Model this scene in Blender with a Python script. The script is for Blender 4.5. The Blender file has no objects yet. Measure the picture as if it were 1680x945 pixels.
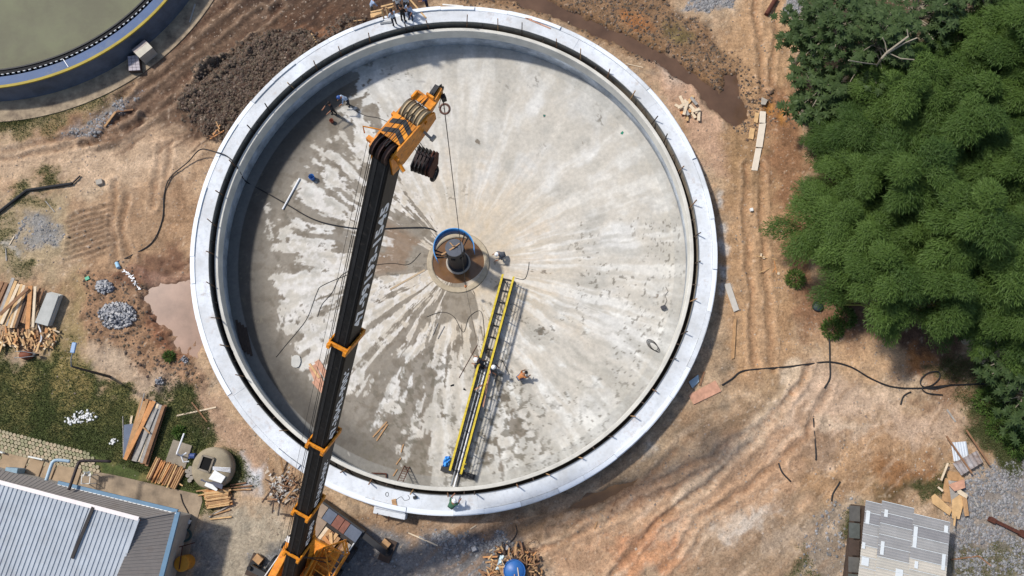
import bpy, math, random
import numpy as np
from mathutils import Vector, Matrix

# ---------------------------------------------------------------- camera, sky, sun, exposure
SC = bpy.context.scene
COL = SC.collection
FPX, CAM_H, TILT = 1300.0, 50.0, math.radians(12.45)
cam = bpy.data.cameras.new('camera'); cam_o = bpy.data.objects.new('camera', cam); COL.objects.link(cam_o)
cam.sensor_width = 36.0; cam.lens = 36.0 * FPX / 1680.0
cam.clip_start = 0.5; cam.clip_end = 3000
cam_o.location = (0, 0, CAM_H); cam_o.rotation_euler = (TILT, 0, 0)
SC.camera = cam_o

SUN_EL = math.radians(52.0)
SHX, SHY = 0.860, -0.510            # ground direction in which shadows fall
world = bpy.data.worlds.new('World'); SC.world = world; world.use_nodes = True
wn = world.node_tree.nodes; wl = world.node_tree.links
sky = wn.new('ShaderNodeTexSky'); sky.sky_type = 'NISHITA'; sky.sun_disc = False
sky.sun_elevation = SUN_EL; sky.sun_rotation = math.atan2(-SHX, -SHY)
sky.air_density = 1.0; sky.dust_density = 1.5
wn['Background'].inputs['Strength'].default_value = 0.14
wl.new(sky.outputs['Color'], wn['Background'].inputs['Color'])
sun = bpy.data.lights.new('sun', 'SUN'); sun.energy = 3.9; sun.angle = math.radians(4.0); sun.color = (1.0, 0.955, 0.89)
sun_o = bpy.data.objects.new('sun', sun); COL.objects.link(sun_o)
sd = Vector((SHX * math.cos(SUN_EL), SHY * math.cos(SUN_EL), -math.sin(SUN_EL)))
sun_o.rotation_euler = sd.to_track_quat('-Z', 'Y').to_euler(); sun_o.location = (-20, 5, 60)
SC.view_settings.view_transform = 'Standard'; SC.view_settings.look = 'None'
SC.view_settings.exposure = 0.0; SC.view_settings.gamma = 1.0; SC.view_settings.use_curve_mapping = False
SC.render.engine = 'CYCLES'

# ---------------------------------------------------------------- helpers
RNG = random.Random(7)
NR = np.random.RandomState(11)
def A(*p): return np.array(p, float)
cT, sT = math.cos(TILT), math.sin(TILT)
def W(u, v, z=0.0):
    """point of the place at height z that the surveyed photo position (u, v) stands for"""
    x = (u - 840.0) / FPX; y = -(v - 472.5) / FPX
    dz = y * sT - cT; t = (z - CAM_H) / dz
    return A(x * t, (y * cT + sT) * t, z)
def proj(P):
    X, Y, Z = P[0], P[1], P[2] - CAM_H
    yc = Y * cT + Z * sT; zc = -Y * sT + Z * cT
    return 840 + FPX * X / -zc, 472.5 - FPX * yc / -zc
def lin(c, k=1.0):
    r = []
    for x in c:
        x = x / 255.0
        r.append((x / 12.92 if x <= 0.04045 else ((x + 0.055) / 1.055) ** 2.4) * k)
    return tuple(r)
def nrm(a):
    a = np.asarray(a, float); return a / max(1e-9, np.linalg.norm(a))
def rotz(a):
    c, s = math.cos(a), math.sin(a); return np.array([[c, -s, 0], [s, c, 0], [0, 0, 1.0]])

_tab = NR.rand(512, 512) * 2 * np.pi
def perlin(x, y, seed=0):
    x = np.asarray(x, float) + seed * 37.17; y = np.asarray(y, float) + seed * 91.73
    xi = np.floor(x).astype(int); yi = np.floor(y).astype(int); xf = x - xi; yf = y - yi
    def g(ix, iy, dx, dy):
        a = _tab[ix & 511, iy & 511]; return np.cos(a) * dx + np.sin(a) * dy
    u = xf * xf * xf * (xf * (xf * 6 - 15) + 10); v = yf * yf * yf * (yf * (yf * 6 - 15) + 10)
    a = g(xi, yi, xf, yf); b = g(xi + 1, yi, xf - 1, yf); c = g(xi, yi + 1, xf, yf - 1); d = g(xi + 1, yi + 1, xf - 1, yf - 1)
    return ((a + (b - a) * u) * (1 - v) + (c + (d - c) * u) * v) * 1.41
def fbm(x, y, o=4, seed=0, gain=0.5):
    s = 0; a = 1.0; f = 1.0; t = 0
    for i in range(o):
        s = s + a * perlin(x * f, y * f, seed + i * 3); t += a; a *= gain; f *= 2.03
    return s / t
def sstep(a, b, x):
    t = np.clip((x - a) / (b - a), 0, 1); return t * t * (3 - 2 * t)

# ---------------------------------------------------------------- materials
MATS = {}
def mat(name, col, rough=0.75, var=0.25, scale=3.0, bump=0.0, metal=0.0, spec=0.3, stretch=None, col2=None, bscale=None):
    if name in MATS: return MATS[name]
    m = bpy.data.materials.new(name); m.use_nodes = True; n = m.node_tree.nodes; l = m.node_tree.links
    b = n['Principled BSDF']; b.inputs['Roughness'].default_value = rough; b.inputs['Metallic'].default_value = metal
    b.inputs['Specular IOR Level'].default_value = spec
    tc = n.new('ShaderNodeTexCoord'); src = tc.outputs['Object']
    if stretch:
        mp = n.new('ShaderNodeMapping'); mp.inputs['Scale'].default_value = stretch; l.new(src, mp.inputs['Vector']); src = mp.outputs['Vector']
    nz = n.new('ShaderNodeTexNoise'); nz.inputs['Scale'].default_value = scale; nz.inputs['Detail'].default_value = 6; nz.inputs['Roughness'].default_value = 0.65
    l.new(src, nz.inputs['Vector'])
    cr = n.new('ShaderNodeValToRGB'); cr.color_ramp.elements[0].position = 0.3; cr.color_ramp.elements[1].position = 0.72
    c = np.array(col[:3]); c2 = np.array(col2[:3]) if col2 is not None else c
    cr.color_ramp.elements[0].color = (*np.clip(c2 * (1 - var), 0, 1), 1); cr.color_ramp.elements[1].color = (*np.clip(c * (1 + var * 0.6), 0, 1), 1)
    l.new(nz.outputs['Fac'], cr.inputs['Fac']); l.new(cr.outputs['Color'], b.inputs['Base Color'])
    if bump:
        bp = n.new('ShaderNodeBump'); bp.inputs['Strength'].default_value = bump; bp.inputs['Distance'].default_value = 0.03
        if bscale:
            n2 = n.new('ShaderNodeTexNoise'); n2.inputs['Scale'].default_value = bscale; n2.inputs['Detail'].default_value = 4; l.new(src, n2.inputs['Vector']); l.new(n2.outputs['Fac'], bp.inputs['Height'])
        else: l.new(nz.outputs['Fac'], bp.inputs['Height'])
        l.new(bp.outputs['Normal'], b.inputs['Normal'])
    MATS[name] = m; return m
def attr_mat(name, rough=0.9, fine=6.0, amt=0.35, bump=0.5, wetrough=0.25, speck=0.0, bd=0.05, spec=0.25):
    m = bpy.data.materials.new(name); m.use_nodes = True; n = m.node_tree.nodes; l = m.node_tree.links
    b = n['Principled BSDF']; b.inputs['Specular IOR Level'].default_value = spec
    at = n.new('ShaderNodeAttribute'); at.attribute_name = 'Col'
    tc = n.new('ShaderNodeTexCoord')
    n1 = n.new('ShaderNodeTexNoise'); n1.inputs['Scale'].default_value = fine; n1.inputs['Detail'].default_value = 8; n1.inputs['Roughness'].default_value = 0.72
    n2 = n.new('ShaderNodeTexNoise'); n2.inputs['Scale'].default_value = fine * 0.17; n2.inputs['Detail'].default_value = 6; n2.inputs['Roughness'].default_value = 0.6
    for q in (n1, n2): l.new(tc.outputs['Object'], q.inputs['Vector'])
    mr = n.new('ShaderNodeMapRange'); mr.inputs['From Min'].default_value = 0.28; mr.inputs['From Max'].default_value = 0.72
    mr.inputs['To Min'].default_value = 1 - amt; mr.inputs['To Max'].default_value = 1 + amt; l.new(n1.outputs['Fac'], mr.inputs['Value'])
    mr2 = n.new('ShaderNodeMapRange'); mr2.inputs['From Min'].default_value = 0.3; mr2.inputs['From Max'].default_value = 0.7
    mr2.inputs['To Min'].default_value = 1 - amt * 0.5; mr2.inputs['To Max'].default_value = 1 + amt * 0.4; l.new(n2.outputs['Fac'], mr2.inputs['Value'])
    mu = n.new('ShaderNodeMath'); mu.operation = 'MULTIPLY'; l.new(mr.outputs['Result'], mu.inputs[0]); l.new(mr2.outputs['Result'], mu.inputs[1])
    vm = n.new('ShaderNodeVectorMath'); vm.operation = 'SCALE'; l.new(at.outputs['Color'], vm.inputs[0]); l.new(mu.outputs[0], vm.inputs['Scale'])
    out = vm.outputs[0]
    if speck:
        vo = n.new('ShaderNodeTexVoronoi'); vo.inputs['Scale'].default_value = 4.2; l.new(tc.outputs['Object'], vo.inputs['Vector'])
        lt = n.new('ShaderNodeMapRange'); lt.inputs['From Min'].default_value = 0.10; lt.inputs['From Max'].default_value = 0.2; lt.inputs['To Min'].default_value = speck; lt.inputs['To Max'].default_value = 0
        l.new(vo.outputs['Distance'], lt.inputs['Value'])
        sp = n.new('ShaderNodeSeparateColor'); l.new(vo.outputs['Color'], sp.inputs[0])
        gt = n.new('ShaderNodeMath'); gt.operation = 'GREATER_THAN'; gt.inputs[1].default_value = 0.62; l.new(sp.outputs[0], gt.inputs[0])
        mm = n.new('ShaderNodeMath'); mm.operation = 'MULTIPLY'; l.new(gt.outputs[0], mm.inputs[0]); l.new(lt.outputs['Result'], mm.inputs[1])
        mx = n.new('ShaderNodeMix'); mx.data_type = 'RGBA'; l.new(mm.outputs[0], mx.inputs['Factor']); l.new(out, mx.inputs['A'])
        c3 = n.new('ShaderNodeMix'); c3.data_type = 'RGBA'; c3.inputs['A'].default_value = (0.07, 0.05, 0.04, 1); c3.inputs['B'].default_value = (0.46, 0.40, 0.33, 1); l.new(sp.outputs[1], c3.inputs['Factor'])
        l.new(c3.outputs['Result'], mx.inputs['B']); out = mx.outputs['Result']
    if speck:
        for sc, lo, hi, k in ((16.0, .57, .64, .72), (9.0, .58, .65, 1.16)):
            q = n.new('ShaderNodeTexNoise'); q.inputs['Scale'].default_value = sc; q.inputs['Detail'].default_value = 3; l.new(tc.outputs['Object'], q.inputs['Vector'])
            r_ = n.new('ShaderNodeMapRange'); r_.inputs['From Min'].default_value = lo; r_.inputs['From Max'].default_value = hi; r_.inputs['To Min'].default_value = 1; r_.inputs['To Max'].default_value = k; l.new(q.outputs['Fac'], r_.inputs['Value'])
            s_ = n.new('ShaderNodeVectorMath'); s_.operation = 'SCALE'; l.new(out, s_.inputs[0]); l.new(r_.outputs['Result'], s_.inputs['Scale']); out = s_.outputs[0]
    l.new(out, b.inputs['Base Color'])
    rr = n.new('ShaderNodeMapRange'); rr.inputs['To Min'].default_value = rough; rr.inputs['To Max'].default_value = wetrough; l.new(at.outputs['Alpha'], rr.inputs['Value']); l.new(rr.outputs['Result'], b.inputs['Roughness'])
    bp = n.new('ShaderNodeBump'); bp.inputs['Strength'].default_value = bump; bp.inputs['Distance'].default_value = bd; l.new(n1.outputs['Fac'], bp.inputs['Height']); l.new(bp.outputs['Normal'], b.inputs['Normal'])
    return m

WOOD = [mat('wood_fresh', lin((205, 168, 120)), .8, .3, 2.5, .2, stretch=(1, 1, 1)), mat('wood_tan', lin((178, 140, 100)), .85, .35, 3),
        mat('wood_brown', lin((140, 105, 78)), .85, .35, 3), mat('wood_grey', lin((160, 155, 148)), .85, .3, 3), mat('wood_dark', lin((75, 62, 54)), .85, .3, 3),
        mat('wood_orange', lin((196, 140, 90)), .8, .3, 3), mat('wood_pale', lin((215, 196, 168)), .85, .25, 3), mat('wood_pink', lin((196, 148, 122)), .85, .3, 3)]
M_black = mat('black_paint', lin((30, 30, 32)), .5, .3, 2, spec=.5)
def stain(m, col, scale, lo, hi, amt, stretch=(1, 1, 1)):
    n = m.node_tree.nodes; l = m.node_tree.links; b = n['Principled BSDF']; src = b.inputs['Base Color'].links[0].from_socket
    tc = n.new('ShaderNodeTexCoord'); mp = n.new('ShaderNodeMapping'); mp.inputs['Scale'].default_value = stretch; l.new(tc.outputs['Object'], mp.inputs['Vector'])
    q = n.new('ShaderNodeTexNoise'); q.inputs['Scale'].default_value = scale; q.inputs['Detail'].default_value = 7; q.inputs['Roughness'].default_value = .7; l.new(mp.outputs['Vector'], q.inputs['Vector'])
    r = n.new('ShaderNodeMapRange'); r.inputs['From Min'].default_value = lo; r.inputs['From Max'].default_value = hi; r.inputs['To Max'].default_value = amt; l.new(q.outputs['Fac'], r.inputs['Value'])
    x = n.new('ShaderNodeMix'); x.data_type = 'RGBA'; l.new(r.outputs['Result'], x.inputs['Factor']); l.new(src, x.inputs['A']); x.inputs['B'].default_value = (*col, 1); l.new(x.outputs['Result'], b.inputs['Base Color']); return m
M_blacksteel = mat('black_steel', lin((30, 30, 32)), .55, .4, 5, .2)
M_orange = mat('crane_orange', lin((230, 146, 26)), .5, .35, 3.5, .12, spec=.45, col2=lin((206, 124, 30)))
M_yellow = mat('yellow_paint', lin((222, 196, 44)), .55, .3, 5, spec=.4, col2=lin((190, 165, 50)))
M_concrete = mat('concrete', lin((168, 160, 148)), .9, .22, 2.2, .3)
M_concrete_d = mat('concrete_weathered', lin((140, 130, 115)), .92, .32, 1.6, .3)
M_white = mat('white_foam', lin((216, 221, 226)), .8, .14, .55, .12, col2=lin((196, 196, 194)))
stain(M_white, lin((150, 128, 104)), 1.1, .56, .72, .6); stain(M_white, lin((176, 180, 184)), 3.0, .5, .7, .6)
stain(M_orange, lin((60, 40, 26)), 4.0, .56, .70, .75); stain(M_yellow, lin((90, 78, 50)), 5.0, .56, .68, .6)
M_whiteb = mat('white_board', lin((222, 222, 218)), .75, .1, 2)
M_pvc = mat('white_pvc', lin((225, 225, 225)), .4, .06, 3)
M_rust = mat('rusty_steel', lin((88, 52, 40)), .85, .45, 6, .3)
M_hose = mat('black_hose', lin((38, 38, 40)), .6, .25, 4)
M_blue = mat('blue_plastic', lin((45, 100, 165)), .45, .15, 3, spec=.5)
M_bluesteel = mat('blue_enamel', lin((52, 128, 195)), .45, .12, 3, spec=.5)
M_greysteel = mat('grey_steel', lin((120, 124, 128)), .5, .25, 4, metal=.3)

# ---------------------------------------------------------------- mesh building
ORG = {}
def setp(o, label=None, cat=None, group=None, kind=None):
    if label: o['label'] = label
    if cat: o['category'] = cat
    if group: o['group'] = group
    if kind: o['kind'] = kind
    return o
def thing(name, loc, label, cat, group=None):
    o = bpy.data.objects.new(name, None); COL.objects.link(o); o.empty_display_size = 0.2
    o.location = tuple(float(x) for x in loc); ORG[o] = np.array(loc, float); return setp(o, label, cat, group)
def link(o, parent=None, org=None):
    COL.objects.link(o)
    if parent is not None: o.parent = parent; ORG[o] = ORG[parent]
    else:
        ORG[o] = np.zeros(3) if org is None else np.array(org, float); o.location = tuple(ORG[o])
    return o
class MB:
    def __init__(s): s.v = []; s.f = []; s.m = []
    def add(s, V, F, m=0):
        k = len(s.v); s.v.extend([tuple(float(c) for c in p) for p in V]); s.f.extend([tuple(i + k for i in f) for f in F]); s.m.extend([m] * len(F)); return s
    def box(s, c, size, R=None, m=0, taper=1.0):
        if R is None: R = np.eye(3)
        elif not hasattr(R, 'shape'): R = rotz(R)
        h = np.array(size, float) / 2; V = []
        for z in (-1, 1):
            k = taper if z > 0 else 1.0
            for x, y in ((-1, -1), (1, -1), (1, 1), (-1, 1)): V.append(np.array(c, float) + R @ np.array([x * h[0] * k, y * h[1] * k, z * h[2]]))
        return s.add(V, [(3, 2, 1, 0), (4, 5, 6, 7), (0, 1, 5, 4), (1, 2, 6, 5), (2, 3, 7, 6), (3, 0, 4, 7)], m)
    def bar(s, p, q, w, h, m=0, up=(0, 0, 1)):
        p = np.array(p, float); q = np.array(q, float); d = q - p; L = np.linalg.norm(d); d = d / max(L, 1e-6)
        up = np.array(up, float)
        if abs(d @ up) > .98: up = A(0, 1, 0)
        r = nrm(np.cross(d, up)); n = np.cross(r, d)
        return s.box((p + q) / 2, (w, L, h), np.array([r, d, n]).T, m)
    def tube(s, pts, r, n=8, m=0, cap=True):
        P = [np.array(p, float) for p in pts]; V = []; F = []; prev = None
        R = r if hasattr(r, '__len__') else [r] * len(P)
        for i, p in enumerate(P):
            d = nrm((P[min(i + 1, len(P) - 1)] - P[max(i - 1, 0)]))
            if prev is None: a = nrm(np.cross(d, A(0, 0, 1) if abs(d[2]) < .95 else A(1, 0, 0)))
            else: a = nrm(prev - d * (prev @ d))
            prev = a; b = np.cross(d, a)
            for j in range(n):
                t = 2 * math.pi * j / n; V.append(p + R[i] * (math.cos(t) * a + math.sin(t) * b))
        for i in range(len(P) - 1):
            for j in range(n): F.append((i * n + j, i * n + (j + 1) % n, (i + 1) * n + (j + 1) % n, (i + 1) * n + j))
        if cap: F.append(tuple(range(n - 1, -1, -1))); F.append(tuple((len(P) - 1) * n + j for j in range(n)))
        return s.add(V, F, m)
    def disc_prism(s, poly, z0, z1, m=0, mtop=None):
        n = len(poly); ar = sum(poly[i][0] * poly[(i + 1) % n][1] - poly[(i + 1) % n][0] * poly[i][1] for i in range(n))
        if ar < 0: poly = poly[::-1]
        V = [(p[0], p[1], z0) for p in poly] + [(p[0], p[1], z1) for p in poly]
        s.add(V, [tuple(range(n - 1, -1, -1))] + [(i, (i + 1) % n, n + (i + 1) % n, n + i) for i in range(n)], m)
        k = len(s.v) - n; s.f.append(tuple(k + i for i in range(n))); s.m.append(m if mtop is None else mtop); return s
    def lathe(s, prof, c, n=32, m=0, a0=0.0, a1=2 * math.pi, closed=True):
        full = abs(a1 - a0 - 2 * math.pi) < 1e-6; k = n if full else n + 1; V = []; F = []; q = len(prof)
        for i in range(k):
            t = a0 + (a1 - a0) * i / n
            for (r, z) in prof: V.append((c[0] + r * math.cos(t), c[1] + r * math.sin(t), c[2] + z))
        for i in range(n):
            i2 = (i + 1) % k
            for j in range(q if closed else q - 1): F.append((i * q + j, i2 * q + j, i2 * q + (j + 1) % q, i * q + (j + 1) % q))
        if closed and not full: F.append(tuple(range(q))); F.append(tuple((k - 1) * q + j for j in range(q - 1, -1, -1)))
        return s.add(V, F, m)
    def build(s, name, mats, parent=None, smooth=False, org=None, bevel=0):
        me = bpy.data.meshes.new(name); o0 = ORG[parent] if parent is not None else (np.zeros(3) if org is None else np.array(org, float))
        me.from_pydata([(v[0] - o0[0], v[1] - o0[1], v[2] - o0[2]) for v in s.v], [], s.f)
        mats = mats if isinstance(mats, (list, tuple)) else [mats]
        for x in mats: me.materials.append(x)
        if len(mats) > 1: me.polygons.foreach_set('material_index', s.m)
        if smooth: me.polygons.foreach_set('use_smooth', [True] * len(me.polygons))
        me.update(); o = bpy.data.objects.new(name, me); link(o, parent, o0 if parent is None else None)
        if bevel:
            bm = o.modifiers.new('b', 'BEVEL'); bm.width = bevel; bm.segments = 1; bm.limit_method = 'ANGLE'
        return o
def np_mesh(name, V, F, mats, parent=None, org=(0, 0, 0), col=None, smooth=False):
    me = bpy.data.meshes.new(name); V = np.asarray(V, np.float32) - np.asarray(org, np.float32); F = np.asarray(F, np.int32)
    me.vertices.add(len(V)); me.vertices.foreach_set('co', V.ravel()); q = F.shape[1]
    me.loops.add(F.size); me.loops.foreach_set('vertex_index', F.ravel()); me.polygons.add(len(F))
    me.polygons.foreach_set('loop_start', np.arange(0, F.size, q, dtype=np.int32)); me.polygons.foreach_set('loop_total', np.full(len(F), q, np.int32))
    if smooth: me.polygons.foreach_set('use_smooth', np.ones(len(F), bool))
    me.update(calc_edges=True)
    if col is not None:
        a = me.attributes.new('Col', 'FLOAT_COLOR', 'POINT'); a.data.foreach_set('color', np.asarray(col, np.float32).ravel())
    for x in (mats if isinstance(mats, (list, tuple)) else [mats]): me.materials.append(x)
    o = bpy.data.objects.new(name, me)
    link(o, parent, org if parent is None else None); return o
# ---------------------------------------------------------------- the ground: heights and soil colours
TC = A(-3.70, 13.70); R_OUT = 16.78; RIM = 1.3
T2 = A(-35.7, 38.9); T2R = 14.52; T2Z = 1.75
def axis(lo, hi, st, far):
    d = np.arange(lo, hi + st, st); out = [st * 2]; s = d[-1]; r = []
    w = st
    while s < far: w *= 1.35; s += w; r.append(s)
    s = d[0]; w = st; l = []
    while s > -far: w *= 1.35; s -= w; l.append(s)
    return np.array(l[::-1] + list(d) + r)
XS = axis(-39, 39, 0.1, 900); YS = axis(-9.5, 36, 0.1, 900)
GX, GY = np.meshgrid(XS, YS)
NXg, NYg = len(XS), len(YS)
wx = fbm(GX * .55, GY * .55, 4, 1); wy = fbm(GX * .55, GY * .55, 4, 5)
wx2 = fbm(GX * 2.2, GY * 2.2, 3, 21); wy2 = fbm(GX * 2.2, GY * 2.2, 3, 25)
def seg_dist(px, py, a, b):
    d = b - a; t = np.clip(((px - a[0]) * d[0] + (py - a[1]) * d[1]) / max(1e-9, d @ d), 0, 1)
    return np.hypot(px - a[0] - t * d[0], py - a[1] - t * d[1]), t
def poly_mask(px, soft=0.5, rag=0.8, world=False):
    P = [np.array(p) if world else W(*p)[:2] for p in px]
    M = np.zeros(GX.shape); B = np.array(P); pad = soft + rag * 1.5 + 1
    ix = np.where((XS > B[:, 0].min() - pad) & (XS < B[:, 0].max() + pad))[0]; iy = np.where((YS > B[:, 1].min() - pad) & (YS < B[:, 1].max() + pad))[0]
    if not len(ix) or not len(iy): return M
    sl = (slice(iy[0], iy[-1] + 1), slice(ix[0], ix[-1] + 1))
    x = GX[sl] + rag * (wx[sl] * 1.6 + wx2[sl] * .45); y = GY[sl] + rag * (wy[sl] * 1.6 + wy2[sl] * .45)
    dm = np.full(x.shape, 1e9); ins = np.zeros(x.shape, bool)
    for i in range(len(P)):
        a, b = P[i], P[(i + 1) % len(P)]
        dm = np.minimum(dm, seg_dist(x, y, a, b)[0])
        c = ((a[1] > y) != (b[1] > y)) & (x < (b[0] - a[0]) * (y - a[1]) / (b[1] - a[1] + 1e-12) + a[0]); ins ^= c
    M[sl] = sstep(-soft, soft, np.where(ins, dm, -dm)); return M
def path_dist(px, rag=0.3, world=False):
    P = [np.array(p) if world else W(*p)[:2] for p in px]
    D = np.full(GX.shape, 99.0); B = np.array(P); pad = 4
    ix = np.where((XS > B[:, 0].min() - pad) & (XS < B[:, 0].max() + pad))[0]; iy = np.where((YS > B[:, 1].min() - pad) & (YS < B[:, 1].max() + pad))[0]
    if not len(ix) or not len(iy): return D
    sl = (slice(iy[0], iy[-1] + 1), slice(ix[0], ix[-1] + 1)); x = GX[sl] + rag * wx[sl]; y = GY[sl] + rag * wy[sl]; d = np.full(x.shape, 99.0)
    for i in range(len(P) - 1): d = np.minimum(d, seg_dist(x, y, P[i], P[i + 1])[0])
    D[sl] = d; return D
def ell(u, v, a, b, rot=0):
    return [(u + a * math.cos(t) * math.cos(rot) - b * math.sin(t) * math.sin(rot), v + a * math.cos(t) * math.sin(rot) + b * math.sin(t) * math.cos(rot)) for t in np.linspace(0, 2 * math.pi, 14)[:-1]]
GK = 0.94
N1 = fbm(GX * .35, GY * .35, 5, 31); N2 = fbm(GX * 1.3, GY * 1.3, 5, 37); N3 = fbm(GX * 3.1, GY * 3.1, 3, 43)
C = np.zeros(GX.shape + (3,)); C[:] = lin((178, 151, 124), GK)
Z = 0.07 * fbm(GX * .18, GY * .18, 3, 51) + 0.05 * N2
WET = np.zeros(GX.shape); GRASS = np.zeros(GX.shape); STONE = np.zeros(GX.shape); ROUGHZ = np.full(GX.shape, 0.03)
def blend(M, c, s=1.0, k=GK):
    global C
    m = (M * s)[..., None]; C = C * (1 - m) + np.array(lin(c, k)) * m
# broad variation of the bare soil
blend(sstep(.0, .5, N1), (198, 174, 148), .75); blend(sstep(.02, .45, -N1), (150, 117, 88), .7)
SS, TT = GX * .77 + GY * .64, -GX * .64 + GY * .77
STK = fbm(SS * .16 + wx * .25, TT * 1.1 + wy * .5, 4, 201); STK2 = fbm(SS * .35, TT * 2.8 + wy * .8, 3, 207)
RLOW = poly_mask([(700, 860), (960, 800), (1190, 640), (1600, 600), (1600, 900), (1300, 1000), (700, 1000)], 1.5, 1.0); ULFT = poly_mask([(100, 250), (330, -60), (720, -60), (640, 30), (500, 90), (400, 220), (330, 260)], .8, .5)
blend(sstep(.1, .5, fbm(GX * .6, GY * .6, 4, 61)), (184, 142, 110), .4); blend(sstep(.1, .45, fbm(GX * .9, GY * .9, 4, 67)), (136, 122, 108), .65)
FAR = sstep(3, 12, np.maximum(np.maximum(-38 - GX, GX - 38), np.maximum(GY - 36, -9 - GY)))
blend(FAR, (96, 92, 62), .6)
# upper left dark worked soil
M = poly_mask([(330, -60), (720, -60), (700, 10), (600, 40), (500, 90), (420, 160), (380, 215), (330, 225), (235, 205), (180, 225), (165, 200), (260, 90), (325, 20)], .5, .7)
blend(M, (86, 65, 52), .97); ROUGHZ += .015 * M
M = poly_mask([(400, 225), (350, 222), (300, 190), (285, 165), (330, 115), (390, 80), (450, 55), (520, 60), (560, 40), (600, 30), (520, 90), (440, 150)], .5, .6)
blend(M, (72, 56, 48), .95); Z += .6 * M * (1 + .5 * N2); ROUGHZ += .12 * M
blend(poly_mask([(430, 20), (560, 10), (600, 30), (520, 40), (440, 45)], .5, .6), (96, 70, 54), .7)
blend(poly_mask([(480, 40), (570, 48), (540, 62), (490, 66)], .4, .6), (140, 100, 74), .7)
blend(poly_mask([(190, 190), (240, 215), (330, 225), (350, 250), (250, 235), (160, 235), (60, 240), (20, 225), (120, 195)], .4, .5), (128, 94, 72), .7)
# strip of damp brown earth behind the tank
M = poly_mask([(690, -60), (1010, -60), (1130, 20), (1230, 110), (1300, 200), (1215, 225), (1150, 150), (1060, 110), (960, 50), (860, 14), (740, 4)], .5, .7)
blend(M, (128, 98, 72), .9); ROUGHZ += .05 * M
blend(poly_mask([(960, 20), (1080, 70), (1180, 130), (1160, 140), (1050, 90), (950, 45)], .4, .6), (140, 106, 74), .7)
blend(poly_mask(ell(1045, 35, 25, 14, .5), .4, .6), (160, 104, 60), .7); blend(poly_mask(ell(1110, 55, 25, 14, .5), .5, .8), (104, 98, 58), .6)
# right hand dirt road and litter
blend(poly_mask([(1240, -40), (1310, -40), (1320, 200), (1300, 420), (1310, 620), (1200, 640), (1185, 430), (1195, 250), (1215, 160), (1190, 60)], 1.0, 1.0), (176, 140, 106), .85)
blend(poly_mask([(1060, 100), (1090, 95), (1150, 150), (1190, 210), (1215, 300), (1170, 290), (1120, 210)], .6, .8), (190, 154, 130), .8)
blend(poly_mask(ell(1100, 115, 26, 16, .7), .5, .5), (205, 182, 164), .7)
blend(poly_mask([(1180, 230), (1220, 215), (1260, 260), (1250, 330), (1200, 320)], .6, .8), (146, 116, 84), .7)
blend(poly_mask([(1255, 130), (1310, 150), (1320, 330), (1340, 460), (1400, 540), (1330, 560), (1290, 470), (1275, 330), (1255, 220)], .8, 1.2), (136, 98, 72), .85)
blend(poly_mask([(1330, 470), (1400, 480), (1560, 530), (1600, 640), (1560, 700), (1500, 620), (1400, 580), (1340, 560)], .8, 1.2), (130, 96, 74), .8)
blend(poly_mask([(1390, 490), (1560, 520), (1590, 590), (1480, 575), (1400, 540)], .8, 1.2), (96, 72, 60), .75)
blend(poly_mask([(1330, 540), (1420, 560), (1490, 570), (1530, 600), (1440, 625), (1370, 600)], .6, 1.0), (196, 160, 126), .8)
blend(poly_mask([(1490, 560), (1530, 585), (1520, 620), (1490, 610)], .5, .9), (186, 118, 60), .75)
blend(poly_mask([(1270, 640), (1330, 600), (1430, 640), (1560, 690), (1600, 720), (1500, 760), (1380, 740), (1290, 760), (1240, 740)], 1.0, 1.2), (196, 168, 146), .85)
blend(poly_mask([(1300, 770), (1400, 720), (1520, 720), (1580, 760), (1540, 830), (1430, 810), (1320, 840)], .8, 1.3), (166, 128, 92), .7)
blend(poly_mask([(1440, 755), (1540, 750), (1540, 790), (1460, 800)], .5, .9), (132, 88, 52), .7)
blend(poly_mask([(1420, 795), (1540, 785), (1550, 815), (1440, 822)], .5, .8), (70, 62, 38), .8)
blend(poly_mask([(980, 860), (1080, 790), (1190, 760), (1260, 700), (1330, 690), (1300, 830), (1200, 945), (900, 945), (880, 900)], 1.0, 1.4), (184, 146, 116), .8)
blend(poly_mask([(1000, 900), (1060, 850), (1130, 860), (1080, 945), (1000, 945)], .7, 1.3), (194, 130, 92), .6)
blend(poly_mask([(1100, 930), (1220, 850), (1330, 820), (1400, 860), (1380, 960), (1100, 960)], .8, 1.4), (150, 128, 106), .75)
blend(poly_mask(ell(1225, 860, 45, 20, -.5), .5, 1.6), (212, 202, 192), .6); blend(poly_mask(ell(1060, 745, 20, 8, -.7), .3, .7), (200, 196, 190), .6)
blend(poly_mask([(870, 870), (1040, 760), (1110, 700), (1170, 640), (1180, 560), (1200, 560), (1190, 660), (1110, 760), (1000, 830), (880, 890)], .5, .8), (142, 122, 100), .65)
for p in ((1177, 330), (1188, 375), (1187, 400), (1192, 440), (1190, 470)): blend(poly_mask(ell(p[0], p[1], 7, 10), .25, .5), (196, 196, 196), .7)
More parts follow.
